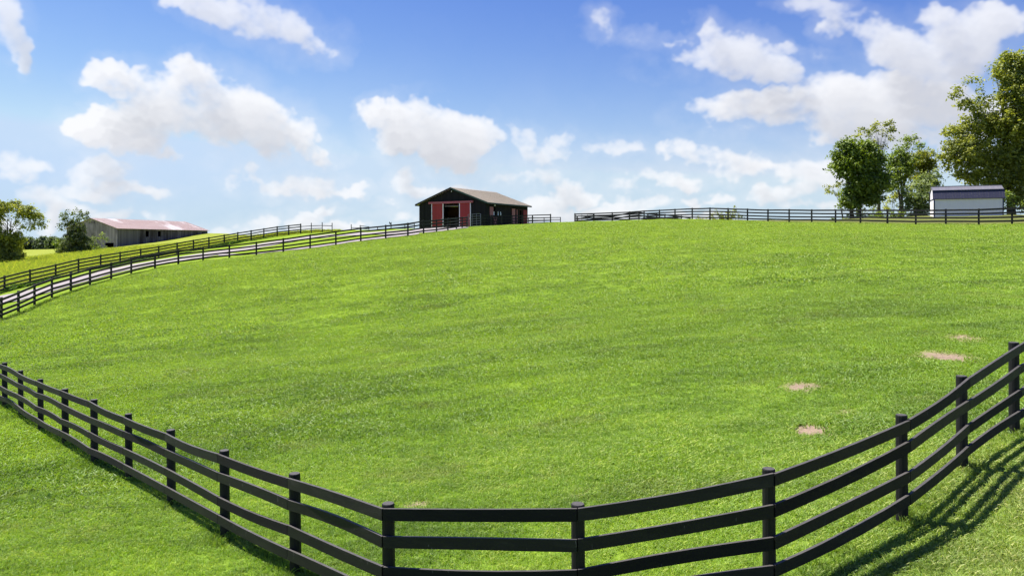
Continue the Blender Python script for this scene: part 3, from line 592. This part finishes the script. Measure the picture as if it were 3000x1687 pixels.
mb = MB(); mb.box((0, BL-.15, -.4), (BW, BL, BH)); mb.prism([(0, BL-.15, BH), (BW, BL-.15, BH), (BW/2, BL-.15, PK)], (0, .15, 0)); mb.obj('back_wall', MBK, barn)
MB().box((0, .152, -.4), (.15, BL-.152, BH)).obj('left_wall', MBS, barn)
sh = [(1.77, 2.43, 1.62, 2.85), (2.86, 4.05, 1.72, 2.38), (7.48, 7.96, .3, 2.72), (8.85, 9.50, .3, 2.72)]
mb = MB()
for (a, b, c, d) in wall_cells(.152, BL-.152, -.4, BH, [(h[0], h[1], h[2], h[3]) for h in sh]): mb.box((BW-.15, a, c), (BW, b, d))
mb.obj('right_wall', MBS, barn)
mb = MB()
for (y_, a, b) in battens(.1, BL, .2, lambda x: BH-.02, sh): mb.box((BW+.001, y_-.022, a), (BW+.022, y_+.022, b))
mb.obj('batten', MBS, barn, kind='stuff')
for sgn in (0, 1):
    ov = .45; rt = .10
    def X(s): return s if sgn == 0 else BW-s
    zr = lambda s: BH+.05+s*slope
    rf = MB().prism([(X(-ov), -.35, zr(-ov)), (X(BW/2), -.35, zr(BW/2)), (X(BW/2), -.35, zr(BW/2)+rt), (X(-ov), -.35, zr(-ov)+rt)], (0, BL+.7, 0)).obj('roof', MTR, barn)
    rb = MB(); yy = -.3
    while yy < BL+.33:
        rb.prism([(X(-ov), yy, zr(-ov)+rt+.001), (X(BW/2-.02), yy, zr(BW/2-.02)+rt+.001), (X(BW/2-.02), yy, zr(BW/2-.02)+rt+.03), (X(-ov), yy, zr(-ov)+rt+.03)], (0, .035, 0)); yy += .3
    rb.obj('rib', MTR, rf, kind='stuff')
    MB().prism([(X(-ov-.01), -.40, zr(-ov)-.1), (X(BW/2), -.40, zr(BW/2)-.1), (X(BW/2), -.40, zr(BW/2)+rt+.03), (X(-ov-.01), -.40, zr(-ov)+rt+.03)], (0, .046, 0)).obj('gable_trim', MGRN if sgn else MDK, barn)
    MB().box((min(X(-ov-.05), X(-ov)), -.35, zr(-ov)-.1), (max(X(-ov-.05), X(-ov)), BL+.35, zr(-ov)+rt-.01)).obj('eave_trim', MGRN, barn)
MB().prism([(BW/2-.2, -.36, PK+.09), (BW/2, -.36, PK+.17), (BW/2+.2, -.36, PK+.09), (BW/2, -.36, PK+.2)], (0, BL+.72, 0)).obj('ridge_cap', MTR, barn)
MB().box((1.82, -.30, 3.40), (9.23, -.05, 3.68)).obj('door_track', MHDR, barn)
for (a, b, y_) in ((2.25, 4.27, -.13), (6.95, 8.82, -.13)):
    D = MB().box((a+.1, y_, .03), (b-.1, y_+.06, 3.38)).obj('sliding_door', MRED, barn)
    for (p, q) in (((a, y_-.03, .0), (a+.1, y_+.07, 3.40)), ((b-.1, y_-.03, 0), (b, y_+.07, 3.40)), ((a+.1, y_-.03, .0), (b-.1, y_-.001, .11))): MB().box(p, q).obj('white_edge', MWH, D)
    mb = MB(); x = a+.3
    while x < b-.2: mb.box((x-.015, y_-.012, .12), (x+.015, y_-.001, 3.37)); x += .24
    mb.obj('seam', MRED, D, kind='stuff')
    MB().box((b-.2, y_-.07, 1.1), (b-.17, y_-.03, 1.4)).obj('handle', MWH, D)
# inside
MB().box((.2, .2, -.12), (BW-.2, BL-.2, .0)).obj('floor', MDK, barn)
MB().box((1.2, 5.2, 0), (7.8, 5.3, 3.2)).obj('inner_wall', MPLY, barn)
MB().box((3.2, 3.2, 0), (7.6, 3.28, 1.42)).obj('stall_front', MDK, barn); MB().box((3.2, 3.12, 1.42), (7.6, 3.34, 1.50)).obj('stall_ledge', plain('pale_board', (.45, .32, .24), (.6, .45, .35), .7), barn)
MB().box((4.28, .16, 3.0), (6.96, .26, 3.12)).obj('door_beam', plain('grey_beam', (.10, .085, .085), (.2, .17, .17)), barn)
# stall doors and window on the side
MB().box((BW+.03, .85, 1.55), (BW+.08, 1.74, 2.85)).obj('shutter', MPINK, barn)
D = MB().box((BW+.03, 1.70, .1), (BW+.08, 2.72, 1.52)).obj('half_door', MRB, barn)
for (p, q) in (((1.75, .15), (2.67, 1.47)), ((1.75, 1.47), (2.67, .15))):
    t = Vector((0, q[0]-p[0], q[1]-p[1])).normalized(); nn = Vector((0, -t.z, t.y))*.05; a = Vector((BW+.081, *p)); b = Vector((BW+.081, *q)); MB().prism([a-nn, b-nn, b+nn, a+nn], (.02, 0, 0)).obj('brace', MPINK, D)
Wd = thing_w = MB()
for (p, q) in (((2.78, 1.64), (4.13, 1.72)), ((2.78, 2.38), (4.13, 2.48)), ((2.78, 1.721), (2.859, 2.379)), ((4.051, 1.721), (4.13, 2.379)), ((3.40, 1.721), (3.50, 2.379))): Wd.box((BW+.024, p[0], p[1]), (BW+.07, q[0], q[1]))
WF = Wd.obj('window', MDK, barn)
MBG = boards('pale_window_pane', (.62, .64, .70), (.86, .87, .9), .1, 1)  # window panes, their brightness put into a flat pale colour
for (a, b) in ((2.93, 3.25), (3.55, 3.92)): MB().prism([(BW-.05, a, 1.73), (BW-.05, b, 1.73), (BW-.05, b+.01, 2.05), (BW-.05, (a+b)/2+.08, 2.32), (BW-.05, a+.03, 2.25), (BW-.05, a-.02, 2.0)], (.02, 0, 0)).obj('pane', MBG, WF)
MB().box((BW-.12, 2.02, 1.62), (BW-.08, 2.24, 2.25)).obj('pale_panel', MWH, barn)
MB().box((BW+.1, 6.58, .25), (BW+.15, 7.46, 2.82)).obj('stall_door', MPINK, barn); MB().box((BW+.03, 8.0, .3), (BW+.10, 8.2, 2.75)).obj('stall_door', MPINK, barn)
MB().box((BW+.05, 9.87, .25), (BW+.11, 11.0, 2.76)).obj('stall_door', MRED, barn)
for (p, q) in (((8.78, .3), (8.849, 2.72)), ((9.501, .3), (9.57, 2.72)), ((8.78, 2.721), (9.57, 2.79))): MB().box((BW+.024, p[0], p[1]), (BW+.06, q[0], q[1])).obj('door_frame', MRB, barn)
MB().box((BW+.02, 1.98, 2.98), (BW+.16, 2.14, 3.18)).obj('wall_lamp', MWH, barn)
MB().box((BW/2-.06, -.06, PK-.42), (BW/2+.06, -.024, PK-.30)).obj('gable_lamp', MWH, barn)
# grey tobacco barn
zt = 3.2; Lc = Vector((-96.9, 164.3, 0)); gz0 = gz(-83.8, 160)
TW_, TL, TB = 13.8, 28., -1.15
Tm = frame_matrix(Vector((-96.9, 164.3, TB)), (.95, -.30)); EH = zt-TB; RP = EH+2.15
MG1 = boards('weathered_grey_board', (.19, .16, .185), (.42, .37, .405), .22, 0, .6, .9, (.12, .105, .105)); MG2 = boards('shaded_dark_board', (.03, .026, .030), (.21, .185, .205), .24, 1, .62, .9, (.03, .025, .025))  # lit gable and shaded side put into the board tones, besides darker side boards
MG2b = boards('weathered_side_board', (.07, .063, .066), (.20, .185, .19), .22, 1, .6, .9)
MRU, nt, b = mat('rusty_roof_metal', .55, .4); v_ = posn(nt, (1, .35, 1), False)
c_ = mixc(nt, noise(nt, .5, 5, .65, v_), (.31, .205, .18), (.44, .35, .32)); c_ = mixc(nt, ramp(nt, noise(nt, .22, 4, .6, posn(nt, (.5, 1, 1), False)), (.52, (0, 0, 0)), (.62, (1, 1, 1))), c_, (.60, .54, .52)); L(nt, c_, b.inputs['Base Color'])
tb = thing('tobacco_barn', 'long weathered grey barn with rusty pink metal roof on the left', 'barn', mtx=Tm)
sl2 = 2.15/(TW_/2); gh = [(10.6, 12.9, 0, 1.25)]; slots = [(TW_/2-.55+i*.42, TW_/2-.55+i*.42+.2, RP-1.15, RP-.62+(-.12 if i in (0,) else 0)) for i in range(4)]
mb = MB()
for (a, b, c, d) in wall_cells(0, TW_, -1.2, EH, gh): mb.box((a, 0, c), (b, .1, d))
zs = RP-1.15; lo = lambda z: (z-EH)/sl2
mb.prism([(0, 0, EH), (TW_, 0, EH), (TW_-lo(zs), 0, zs), (lo(zs), 0, zs)], (0, .1, 0))
xsl = [lo(zs)]+[q for s in slots for q in s[:2]]+[TW_-lo(zs)]
for a, b in zip(xsl[::2], xsl[1::2]):
    f_ = lambda x: min(EH+x*sl2, EH+(TW_-x)*sl2); cc = [(a, 0, zs), (b, 0, zs), (b, 0, f_(b))]+([(TW_/2, 0, RP)] if a < TW_/2 < b else [])+[(a, 0, f_(a))]; mb.prism(cc, (0, .1, 0))
for s in slots: mb.prism([(s[0], 0, s[3]), (s[1], 0, s[3]), (s[1], 0, min(EH+s[1]*sl2, EH+(TW_-s[1])*sl2)), (s[0], 0, min(EH+s[0]*sl2, EH+(TW_-s[0])*sl2))], (0, .1, 0))
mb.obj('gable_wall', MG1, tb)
vents = [(8.0, 8.9, 2.6, 3.9), (11.6, 12.5, 2.7, 3.9), (19.6, 20.1, 1.6, 2.3), (26.0, 26.5, 3.0, 3.8)]
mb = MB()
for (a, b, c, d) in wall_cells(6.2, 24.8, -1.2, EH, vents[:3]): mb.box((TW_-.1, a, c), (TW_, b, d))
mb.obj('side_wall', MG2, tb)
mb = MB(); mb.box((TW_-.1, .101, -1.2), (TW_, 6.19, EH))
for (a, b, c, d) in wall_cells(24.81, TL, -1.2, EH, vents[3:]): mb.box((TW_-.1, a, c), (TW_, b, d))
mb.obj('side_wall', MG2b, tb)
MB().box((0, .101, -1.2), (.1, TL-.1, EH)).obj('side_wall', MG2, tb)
MB().box((0, TL-.1, -1.2), (TW_-.1, TL, EH)).prism([(0, TL-.1, EH), (TW_, TL-.1, EH), (TW_/2, TL-.1, RP)], (0, .1, 0)).obj('gable_wall', MG1, tb)
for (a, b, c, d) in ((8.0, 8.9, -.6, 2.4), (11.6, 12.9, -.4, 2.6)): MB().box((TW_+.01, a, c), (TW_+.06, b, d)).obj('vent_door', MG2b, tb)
for sgn in (0, 1):
    def X(s): return s if sgn == 0 else TW_-s
    zr = lambda s: EH+.02+s*sl2
    rf = MB().prism([(X(-.4), -.3, zr(-.4)), (X(TW_/2), -.3, zr(TW_/2)), (X(TW_/2), -.3, zr(TW_/2)+.06), (X(-.4), -.3, zr(-.4)+.06)], (0, TL+.6, 0)).obj('roof', MRU, tb)
    rb = MB(); yy = -.25
    while yy < TL+.3:
        rb.prism([(X(-.4), yy, zr(-.4)+.061), (X(TW_/2-.02), yy, zr(TW_/2-.02)+.061), (X(TW_/2-.02), yy, zr(TW_/2-.02)+.10), (X(-.4), yy, zr(-.4)+.10)], (0, .05, 0)); yy += .6
    rb.obj('rib', MRU, rf, kind='stuff')
# white shed with a navy gambrel roof
Sa = R(22.5); sx, sy = 45.0, 80.6; zb = (HY-636)/F*80.5-.02
Sm = frame_matrix(Vector((sx, sy, zb)), (math.cos(Sa), -math.sin(Sa))); SLn, SD = 6.35, 2.95
MSW = boards('white_shed_panel', (.68, .65, .68), (.76, .73, .76), .3, 0, .2, .6); MNV = boards('navy_roof_metal', (.028, .029, .052), (.045, .046, .078), .25, 0, .3, .45, spec=.4); MNR = boards('sheen_tinted_roof_metal', (.13, .13, .15), (.19, .18, .20), .3, 0, .3, .35, spec=.6); MNT = plain('navy_trim', (.012, .02, .06), (.02, .03, .085), .5)  # upper roof's reflective sheen is put into a lighter base colour
shed = thing('garden_shed', 'white garden shed with navy gambrel metal roof behind the fence on the right', 'shed', mtx=Sm)
Ha, Hb, Hc = 1.96, 2.80, 3.28; ins = .30
MB().box((0, 0, -.3), (SLn, .06, Ha)).obj('front_wall', MSW, shed); MB().box((0, SD-.06, -.3), (SLn, SD, Ha)).obj('back_wall', MSW, shed)
for x in (0, SLn-.06): MB().prism([(x, .061, -.3), (x, SD-.061, -.3), (x, SD-.061, Ha), (x, SD-ins, Hb-.03), (x, SD/2, Hc-.03), (x, ins, Hb-.03), (x, .061, Ha)], (.06, 0, 0)).obj('gable_wall', MSW, shed)
for s in (0, 1):
    Y = (lambda v: v) if s == 0 else (lambda v: SD-v)
    a, b, c = (Y(-.14), Ha-.08), (Y(ins-.06), Hb), (Y(SD/2), Hc)
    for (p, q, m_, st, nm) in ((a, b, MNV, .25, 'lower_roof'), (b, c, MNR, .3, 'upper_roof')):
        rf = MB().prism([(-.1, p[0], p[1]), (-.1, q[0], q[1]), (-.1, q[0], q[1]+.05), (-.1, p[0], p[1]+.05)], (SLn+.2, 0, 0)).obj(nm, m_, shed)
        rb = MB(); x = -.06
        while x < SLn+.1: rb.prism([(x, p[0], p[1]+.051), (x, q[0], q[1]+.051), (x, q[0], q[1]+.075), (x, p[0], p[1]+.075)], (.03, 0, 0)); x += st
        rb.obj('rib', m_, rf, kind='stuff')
    MB().box((-.11, min(Y(ins-.16), Y(ins-.07)), Hb-.04), (SLn+.11, max(Y(ins-.16), Y(ins-.07)), Hb+.07)).obj('roof_break_trim', MNT, shed)
MB().box((-.02, -.03, -.3), (.10, -.001, Ha)).obj('corner_trim', MNT, shed); MB().box((-.03, -.03, Ha-.1), (-.001, SD+.03, Ha)).obj('gable_trim', MNT, shed)
MB().box((SLn-.08, -.03, -.3), (SLn+.02, -.001, Ha)).obj('corner_trim', MNT, shed)
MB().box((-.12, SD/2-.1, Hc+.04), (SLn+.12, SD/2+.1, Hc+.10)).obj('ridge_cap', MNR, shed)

# ------------------------------------------------------------------ trees
LD, LS = 3.0, 1.0; NLEAF = [0]
MBARK = wood('bark', top=0, c0=(.035, .028, .022), c1=(.12, .10, .08), grain=(5, 5, 1), spec=.1, rough=.9)
def leaves(blobs, per_m3, clump_r, per_clump, size, rng, flat=.7, shell=.55):
    P = []; per_m3 *= LD; size *= LS
    for (c, r, w) in blobs:
        vol = 4.19*r[0]*r[1]*r[2]; n_ = max(3, int(vol*per_m3*w))
        d_ = rng.normal(size=(n_, 3)); d_ /= np.linalg.norm(d_, axis=1, keepdims=True); rad = shell+(1-shell)*rng.random(n_)
        rad = np.where(rng.random(n_) < .35, rng.random(n_), rad)
        P.append(np.array(c)+d_*rad[:, None]*np.array(r))
    P = np.vstack(P); n_ = len(P); tone = rng.random(n_)
    cr = clump_r*rng.uniform(.6, 1.35, n_)
    k = rng.poisson(per_clump, n_)+3; idx = np.repeat(np.arange(n_), k); N = len(idx)
    off = rng.normal(size=(N, 3))*cr[idx][:, None]*.55; off[:, 2] *= flat; off[:, 2] -= .35*(off[:, 0]**2+off[:, 1]**2)/cr[idx]
    pos = P[idx]+off; s = size*rng.uniform(.55, 1.35, N)
    nrm = rng.normal(size=(N, 3)); nrm[:, 2] = np.abs(nrm[:, 2])+.5; nrm += off/cr[idx][:, None]*.8; nrm /= np.linalg.norm(nrm, axis=1, keepdims=True)
    t = np.cross(nrm, rng.normal(size=(N, 3))); t /= np.linalg.norm(t, axis=1, keepdims=True); u_ = np.cross(nrm, t)
    NLEAF[0] += N
    a = s[:, None]; V = np.stack([pos-t*a*.6, pos+u_*a*.32-nrm*a*.08, pos+t*a*.6, pos-u_*a*.32-nrm*a*.08], 1).reshape(-1, 3)
    Q = np.arange(4*N).reshape(-1, 4); T = np.clip(tone[idx]*.55+rng.random(N)*.45, 0, 1)
    return V, Q, np.repeat(T[:, None], 3, 1), P
def tree(name, label, cat, base, blobs_px, d0, m, per_m3=.8, clump=.55, per=26, size=.26, trunk=.25, top=None, seed=1, group=None, depth=1., stems=1, bend=.0, limbs=14, zsink=0.):
    """base (column, depth); crown lobes measured as (column, row, half width, half height[, weight[, depth shift]])"""
    rng = np.random.default_rng(seed); bx = (base[0]-CX)/F*base[1]; by = base[1]; bz = gz(bx, by)-zsink
    T = thing(name, label, cat, (bx, by, bz), group=group); B = []
    for q in blobs_px:
        w = q[4] if len(q) > 4 else 1.; dz = q[5] if len(q) > 5 else rng.uniform(-.5, .5)
        x, y, z = pt(q[0], q[1], d0+dz); rx, rz_ = q[2]/F*d0, q[3]/F*d0; B.append(((x-bx, y-by, z-bz), (rx, (rx+rz_)/2*depth, rz_), w))
    V, Q, Tt, P = leaves(B, per_m3, clump, per, size, rng)
    link('crown', np_mesh('crown', V, Q, m, Tt), T)
    mb = MB(); tops = sorted(B, key=lambda b: b[0][2]); hz = top if top else tops[-1][0][2]*.75
    hi = np.array([b[0] for b in B]); cxm, cym = hi[:, 0].mean(), hi[:, 1].mean()
    for s in range(stems):
        sx_ = rng.uniform(-.5, .5)*(stems > 1); tx = (cxm*.6 if not top else cxm*.3)+rng.uniform(-.6, .6)*(stems > 1)*2
        pts = [Vector((sx_, 0, -.3))]+[Vector((sx_+(tx-sx_)*u+bend*math.sin(3*u), cym*.5*u, hz*u)) for u in (.15, .35, .6, .8, 1)]
        r0 = trunk/math.sqrt(stems); mb.tube(pts, [r0*1.35, r0, r0*.85, r0*.62, r0*.42, r0*.2], 8)
    sel = P[rng.choice(len(P), min(len(P), limbs*3), replace=False)]
    for i, e in enumerate(sel):
        e = Vector(e); u = max(.22, min(.95, (e.z/hz)*.62)); a = pts[0].lerp(pts[-1], 0); k = u*(len(pts)-1); j = min(int(k), len(pts)-2); a = pts[j].lerp(pts[j+1], k-j)
        if (e-a).length < .4: continue
        mid = a.lerp(e, .5)+Vector((rng.uniform(-.2, .2), rng.uniform(-.2, .2), .12*(e-a).length)); r0 = trunk*(.20 if i < limbs else .09)*(1-u*.4)
        mb.tube([a, mid, e], [r0, r0*.55, r0*.16], 5, False)
    mb.obj('trunk', MBARK, T, smooth=True); return T
def cvt(l, s, ox, oy): return [(ox+q[0]*s, oy+q[1]*s, q[2]*s, q[3]*s, *q[4:]) for q in l]
LM_OL = leafmat('olive_leaf', (.075, .115, .016), (.43, .44, .06)); LM_DK = leafmat('maple_leaf', (.036, .075, .007), (.25, .33, .016)); LM_GY = leafmat('grey_green_leaf', (.055, .10, .03), (.34, .40, .14)); LM_MD = leafmat('mid_green_leaf', (.06, .115, .018), (.33, .41, .06))
# right hand group
tree('maple_tree', 'dense dark green rounded tree, leftmost full crown of the right hand trees', 'tree', (2505, 90),
     cvt([(370,400,110,90),(560,430,150,100),(250,560,110,100),(180,640,60,60),(450,600,190,160),(680,620,130,160),(330,720,120,90),(600,850,230,160),(450,960,150,130),(640,1040,150,100),(380,1090,110,90),(430,1150,130,50),(790,820,80,130),(240,400,30,25,.8),(175,500,25,20,.8)], .2347, 2400, 330),
     90, LM_DK, per_m3=2.5, clump=.62, per=30, size=.30, trunk=.32, seed=3, stems=2)
tree('locust_tree', 'tall slim tree rising behind the dense rounded one with a flat open crown', 'tree', (2575, 96),
     cvt([(560,190,70,45),(620,230,60,40),(700,190,90,70),(830,125,100,50),(890,180,80,55),(640,275,90,35),(480,280,50,20,.6),(880,310,65,30,.8),(800,260,60,50,.6),(680,360,60,35,.5),(800,400,55,50,.5),(940,215,35,18,.8)], .2347, 2400, 330),
     96, LM_OL, per_m3=1.5, clump=.42, per=20, size=.24, trunk=.2, top=10.2, seed=5)
tree('walnut_tree', 'loose mid green tree between the dense rounded tree and the shed', 'tree', (2640, 99),
     cvt([(1130,330,110,55,.7),(1170,410,120,60,.8),(990,420,80,50,.7),(1000,540,140,110),(930,640,100,90),(1050,680,150,110),(960,820,120,110,.8),(890,930,110,90,.8),(1180,300,60,35,.6),(1080,790,90,100,.6),(930,760,80,80,.8),(1130,560,120,80,.8),(1000,480,90,60,.7)], .2347, 2400, 330),
     99, LM_MD, per_m3=1.5, clump=.5, per=24, size=.26, trunk=.26, seed=8, stems=3, limbs=20)
tree('hackberry_tree', 'olive green tree with several thin stems just left of the shed', 'tree', (2690, 101),
     cvt([(1200,600,150,110),(1330,540,110,90),(1400,620,80,90),(1290,660,120,90),(1250,500,60,40,.7),(1380,500,70,40,.8),(1150,740,100,80,.6),(1330,760,120,110,.8),(1220,860,120,90,.7),(1430,700,60,90,.7)], .2347, 2400, 330),
     101, LM_OL, per_m3=1.5, clump=.5, per=24, size=.26, trunk=.24, seed=9, stems=4, limbs=22)
tree('honeysuckle_bush', 'broad pale grey green bush hiding the left gable of the shed', 'bush', (2690, 88),
     cvt([(1250,1000,190,170),(1330,880,140,130),(1150,1080,120,120),(1400,820,80,90,.7),(1300,1160,150,120),(1430,780,70,70,.6),(1180,1200,120,80),(1480,850,50,60,.4),(1380,1240,60,60)], .2347, 2400, 330),
     88, LM_GY, per_m3=1.3, clump=.45, per=26, size=.26, trunk=.12, seed=12, stems=5, limbs=20)
tree('young_tree', 'light green sapling clump in the gap right of the dense rounded tree', 'tree', (2612, 104), cvt([(930,1080,110,90,.8),(850,1150,90,70,.7),(980,1000,80,60,.6),(1000,1180,70,60,.8),(690,1190,70,60,.6),(560,1230,90,60,.8)], .2347, 2400, 330),
     104, LM_OL, per_m3=.8, clump=.45, per=20, size=.26, trunk=.10, seed=14, stems=3)
tree('young_tree', 'drooping olive sapling poking out left of the dense rounded tree', 'tree', (2470, 92), cvt([(170,930,90,50,.9),(110,980,55,35,.8),(220,990,60,40,.8),(260,880,30,40,.7)], .2347, 2400, 330), 92, LM_OL, per_m3=1.4, clump=.35, per=18, size=.22, trunk=.09, seed=15)
tree('bramble_bush', 'low pale bush under the left edge of the dense rounded tree', 'bush', (2492, 92), cvt([(440,1280,110,50),(350,1310,60,35),(560,1290,90,45),(170,1330,40,16)], .2347, 2400, 330), 90, LM_GY, per_m3=2, clump=.35, per=22, size=.2, trunk=.04, seed=16)
tree('bramble_bush', 'low dark thicket behind the fence between the rounded tree and the shed', 'bush', (2640, 94), cvt([(700,1270,120,50),(860,1260,110,55),(1010,1270,110,50),(1150,1270,110,55),(1290,1260,110,60)], .2347, 2400, 330), 94, LM_MD, per_m3=1.6, clump=.4, per=22, size=.22, trunk=.04, seed=17, stems=3)
tree('oak_tree', 'huge olive green tree towering over the white shed at the right edge', 'tree', (2968, 94),
     cvt([(1480,200,110,80),(1420,265,120,70),(1540,140,60,50),(1445,160,50,40,.8),(1190,330,80,30,.8),(1100,395,60,22,.5),(1180,480,110,45,.8),(1060,430,45,16,.6),(1330,440,100,80,.45),(1270,520,60,40,.6),(1500,420,120,150),(1600,300,130,160),(1280,620,150,90),(1450,640,160,120),(1110,700,110,75),(1190,660,90,60),(1060,830,90,90),(1200,830,170,110),(1400,850,190,120),
          (1250,980,170,65),(1430,1030,150,95),(1520,1150,120,70),(1600,900,150,180),(1650,620,170,200),(1040,940,60,35,.8),(1120,960,80,45),(1700,400,160,160),(1750,850,180,200),(1640,1120,150,90),(1180,760,80,60),(1320,720,100,60),(1300,1040,120,40)], .414, 2350, 100),
     93, LM_OL, per_m3=.72, clump=.62, per=34, size=.30, trunk=.55, seed=21, stems=2, limbs=40, depth=.85, top=14)
tree('cedar_shrub', 'dark understory shrub between the right end of the shed and the frame edge', 'bush', (2975, 90), cvt([(1470,1180,50,60),(1560,1200,60,60,.7),(1450,1120,40,50)], .414, 2350, 100), 90, LM_MD, per_m3=1.1, clump=.45, per=22, size=.24, trunk=.06, seed=22)
# beyond the crest
tree('crest_bush', 'sparse bush seen through the crest fence rails', 'bush', (2115, 124), [(2100,636,22,14,.8),(2125,632,26,18,.7),(2148,634,14,22,.9),(2165,640,18,10,.8),(2088,642,16,10),(2120,646,50,8),(2100,618,8,8,.4),(2150,612,6,10,.5)], 124, LM_OL, per_m3=1.0, clump=.35, per=18, size=.22, trunk=.06, seed=31, stems=4)
tree('crest_bush', 'smallest bush left of the sparse one on the skyline', 'bush', (2055, 124), [(2053,636,11,9,.8),(2060,643,20,6)], 124, LM_OL, per_m3=1.4, clump=.35, per=16, size=.22, trunk=.05, seed=32)
tree('crest_bush', 'tiny low bush on the skyline nearer the right hand trees', 'bush', (2268, 124), [(2265,646,18,6)], 124, LM_OL, per_m3=1.4, clump=.35, per=16, size=.22, trunk=.05, seed=33)
# left hand group
tree('ash_tree', 'arching olive tree at the left edge with sky showing under its canopy', 'tree', (18, 112),
     [(8,612,28,22),(40,600,30,16),(70,612,28,18),(95,628,24,18),(116,640,16,18),(100,662,22,9,.7),(120,660,12,12,.8),(60,630,22,16,.7),(48,650,9,16,.6),(66,662,20,7,.5),(6,640,16,20,.7),(-30,610,34,34),(-60,650,50,60),(18,690,34,18),(48,700,26,22),(26,725,40,26),(48,745,30,22),(0,745,40,24),(-30,720,50,44),(-5,670,14,20,.8)],
     110, LM_OL, per_m3=1.6, clump=.5, per=24, size=.27, trunk=.26, seed=41, stems=2, limbs=20)
tree('mulberry_tree', 'scraggy dark tree with a thin top in front of the grey barn gable', 'tree', (222, 130),
     [(190,636,14,18,.6),(212,622,18,10,.45),(238,616,16,8,.4),(256,618,10,8,.35),(235,634,26,16,.5),(192,660,18,14,.75),(215,656,18,16,.85),(238,668,18,18,.9),(208,690,18,20),(228,700,26,24),(205,722,30,22),(182,728,16,16),(236,728,34,16),(255,706,18,16,.8),(212,676,14,20),(200,742,22,10)],
     130, leafmat('dusky_leaf', (.035, .06, .018), (.17, .21, .06)), per_m3=1.5, clump=.42, per=22, size=.26, trunk=.16, seed=43, stems=3, limbs=24)
tree('sumac_bush', 'pale yellowish bush against the lower gable of the grey barn', 'bush', (292, 134), [(296,690,18,9),(282,700,22,10),(268,716,20,14),(290,722,20,10),(308,700,10,6)], 134, LM_GY, per_m3=1.1, clump=.4, per=20, size=.22, trunk=.05, seed=44, stems=4)
tree('dark_bush', 'dark bush at the foot of the scraggy tree beside the barn opening', 'bush', (272, 133), [(262,728,26,13),(286,730,14,9),(170,715,14,16),(176,735,12,12)], 131, LM_DK, per_m3=1.5, clump=.4, per=22, size=.24, trunk=.05, seed=45, stems=3)
# far wood
rng = np.random.default_rng(77); Vs = []; Qs = []; Ts = []; kk = 0
for i in range(230):
    a = rng.uniform(-230, 330); d_ = rng.uniform(318, 350); x = (a-CX)/F*d_; zb = gz(x, d_); hgt = rng.uniform(4.2, 6.2)*(1 if a > 20 else 1.1)
    V, Q, T_, _ = leaves([((x, d_, zb+hgt*.5), (2.6*rng.uniform(.7, 1.2), 2.4, hgt*.5), 1)], .5, .9, 10, .75, rng); tt = T_*.8+rng.uniform(-.1, .15); Vs.append(V); Qs.append(Q+kk); Ts.append(tt); kk += len(V)
o = link('woodland', np_mesh('woodland', np.vstack(Vs), np.vstack(Qs), leafmat('far_wood_leaf', (.045, .075, .03), (.14, .19, .075)), np.clip(np.vstack(Ts), 0, 1)), kind='stuff'); o['label'] = 'low dark line of distant woodland on the left horizon'; o['category'] = 'woodland'
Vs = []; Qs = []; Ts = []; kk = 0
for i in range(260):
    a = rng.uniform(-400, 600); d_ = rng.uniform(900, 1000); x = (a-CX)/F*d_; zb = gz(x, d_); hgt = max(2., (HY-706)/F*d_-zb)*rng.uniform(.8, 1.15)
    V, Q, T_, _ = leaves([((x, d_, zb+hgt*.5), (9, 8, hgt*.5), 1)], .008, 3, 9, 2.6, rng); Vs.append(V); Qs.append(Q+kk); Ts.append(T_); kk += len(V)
o = link('woodland', np_mesh('woodland', np.vstack(Vs), np.vstack(Qs), leafmat('haze_tinted_leaf', (.07, .11, .09), (.14, .20, .15)), np.vstack(Ts)), kind='stuff'); o['label'] = 'faint bluish wooded ridge behind the nearer wood line'; o['category'] = 'woodland'  # distance haze put into the leaf colour as a blue tint
# rank weeds along the drive's far fence
n_ = 1500; pxs = RNG.uniform(-100, 850, n_); y = np.interp(pxs, _fx, _fd)+RNG.normal(-.05, .3, n_); x = (pxs-CX)/F*y
scatter_obj('weeds', [tuft(180+i, 22, .22, .28, .05, .9) for i in range(6)], np.stack([x, y, tz(x, y)], 1), np.zeros((n_, 3)), RNG.uniform(.3, 1.3, n_)*np.clip(.6+np.sin(pxs*.021)*.5+np.sin(pxs*.05)*.3, .2, 1.4), leafmat('weed_leaf', (.03, .07, .012), (.10, .19, .02)), 'dark rank weeds growing under the far fence of the drive', 'weeds')
print('objects', len(bpy.data.objects))
print('leaves', NLEAF[0], 'faces', sum(len(o.data.polygons) for o in bpy.data.objects if o.type=='MESH'))
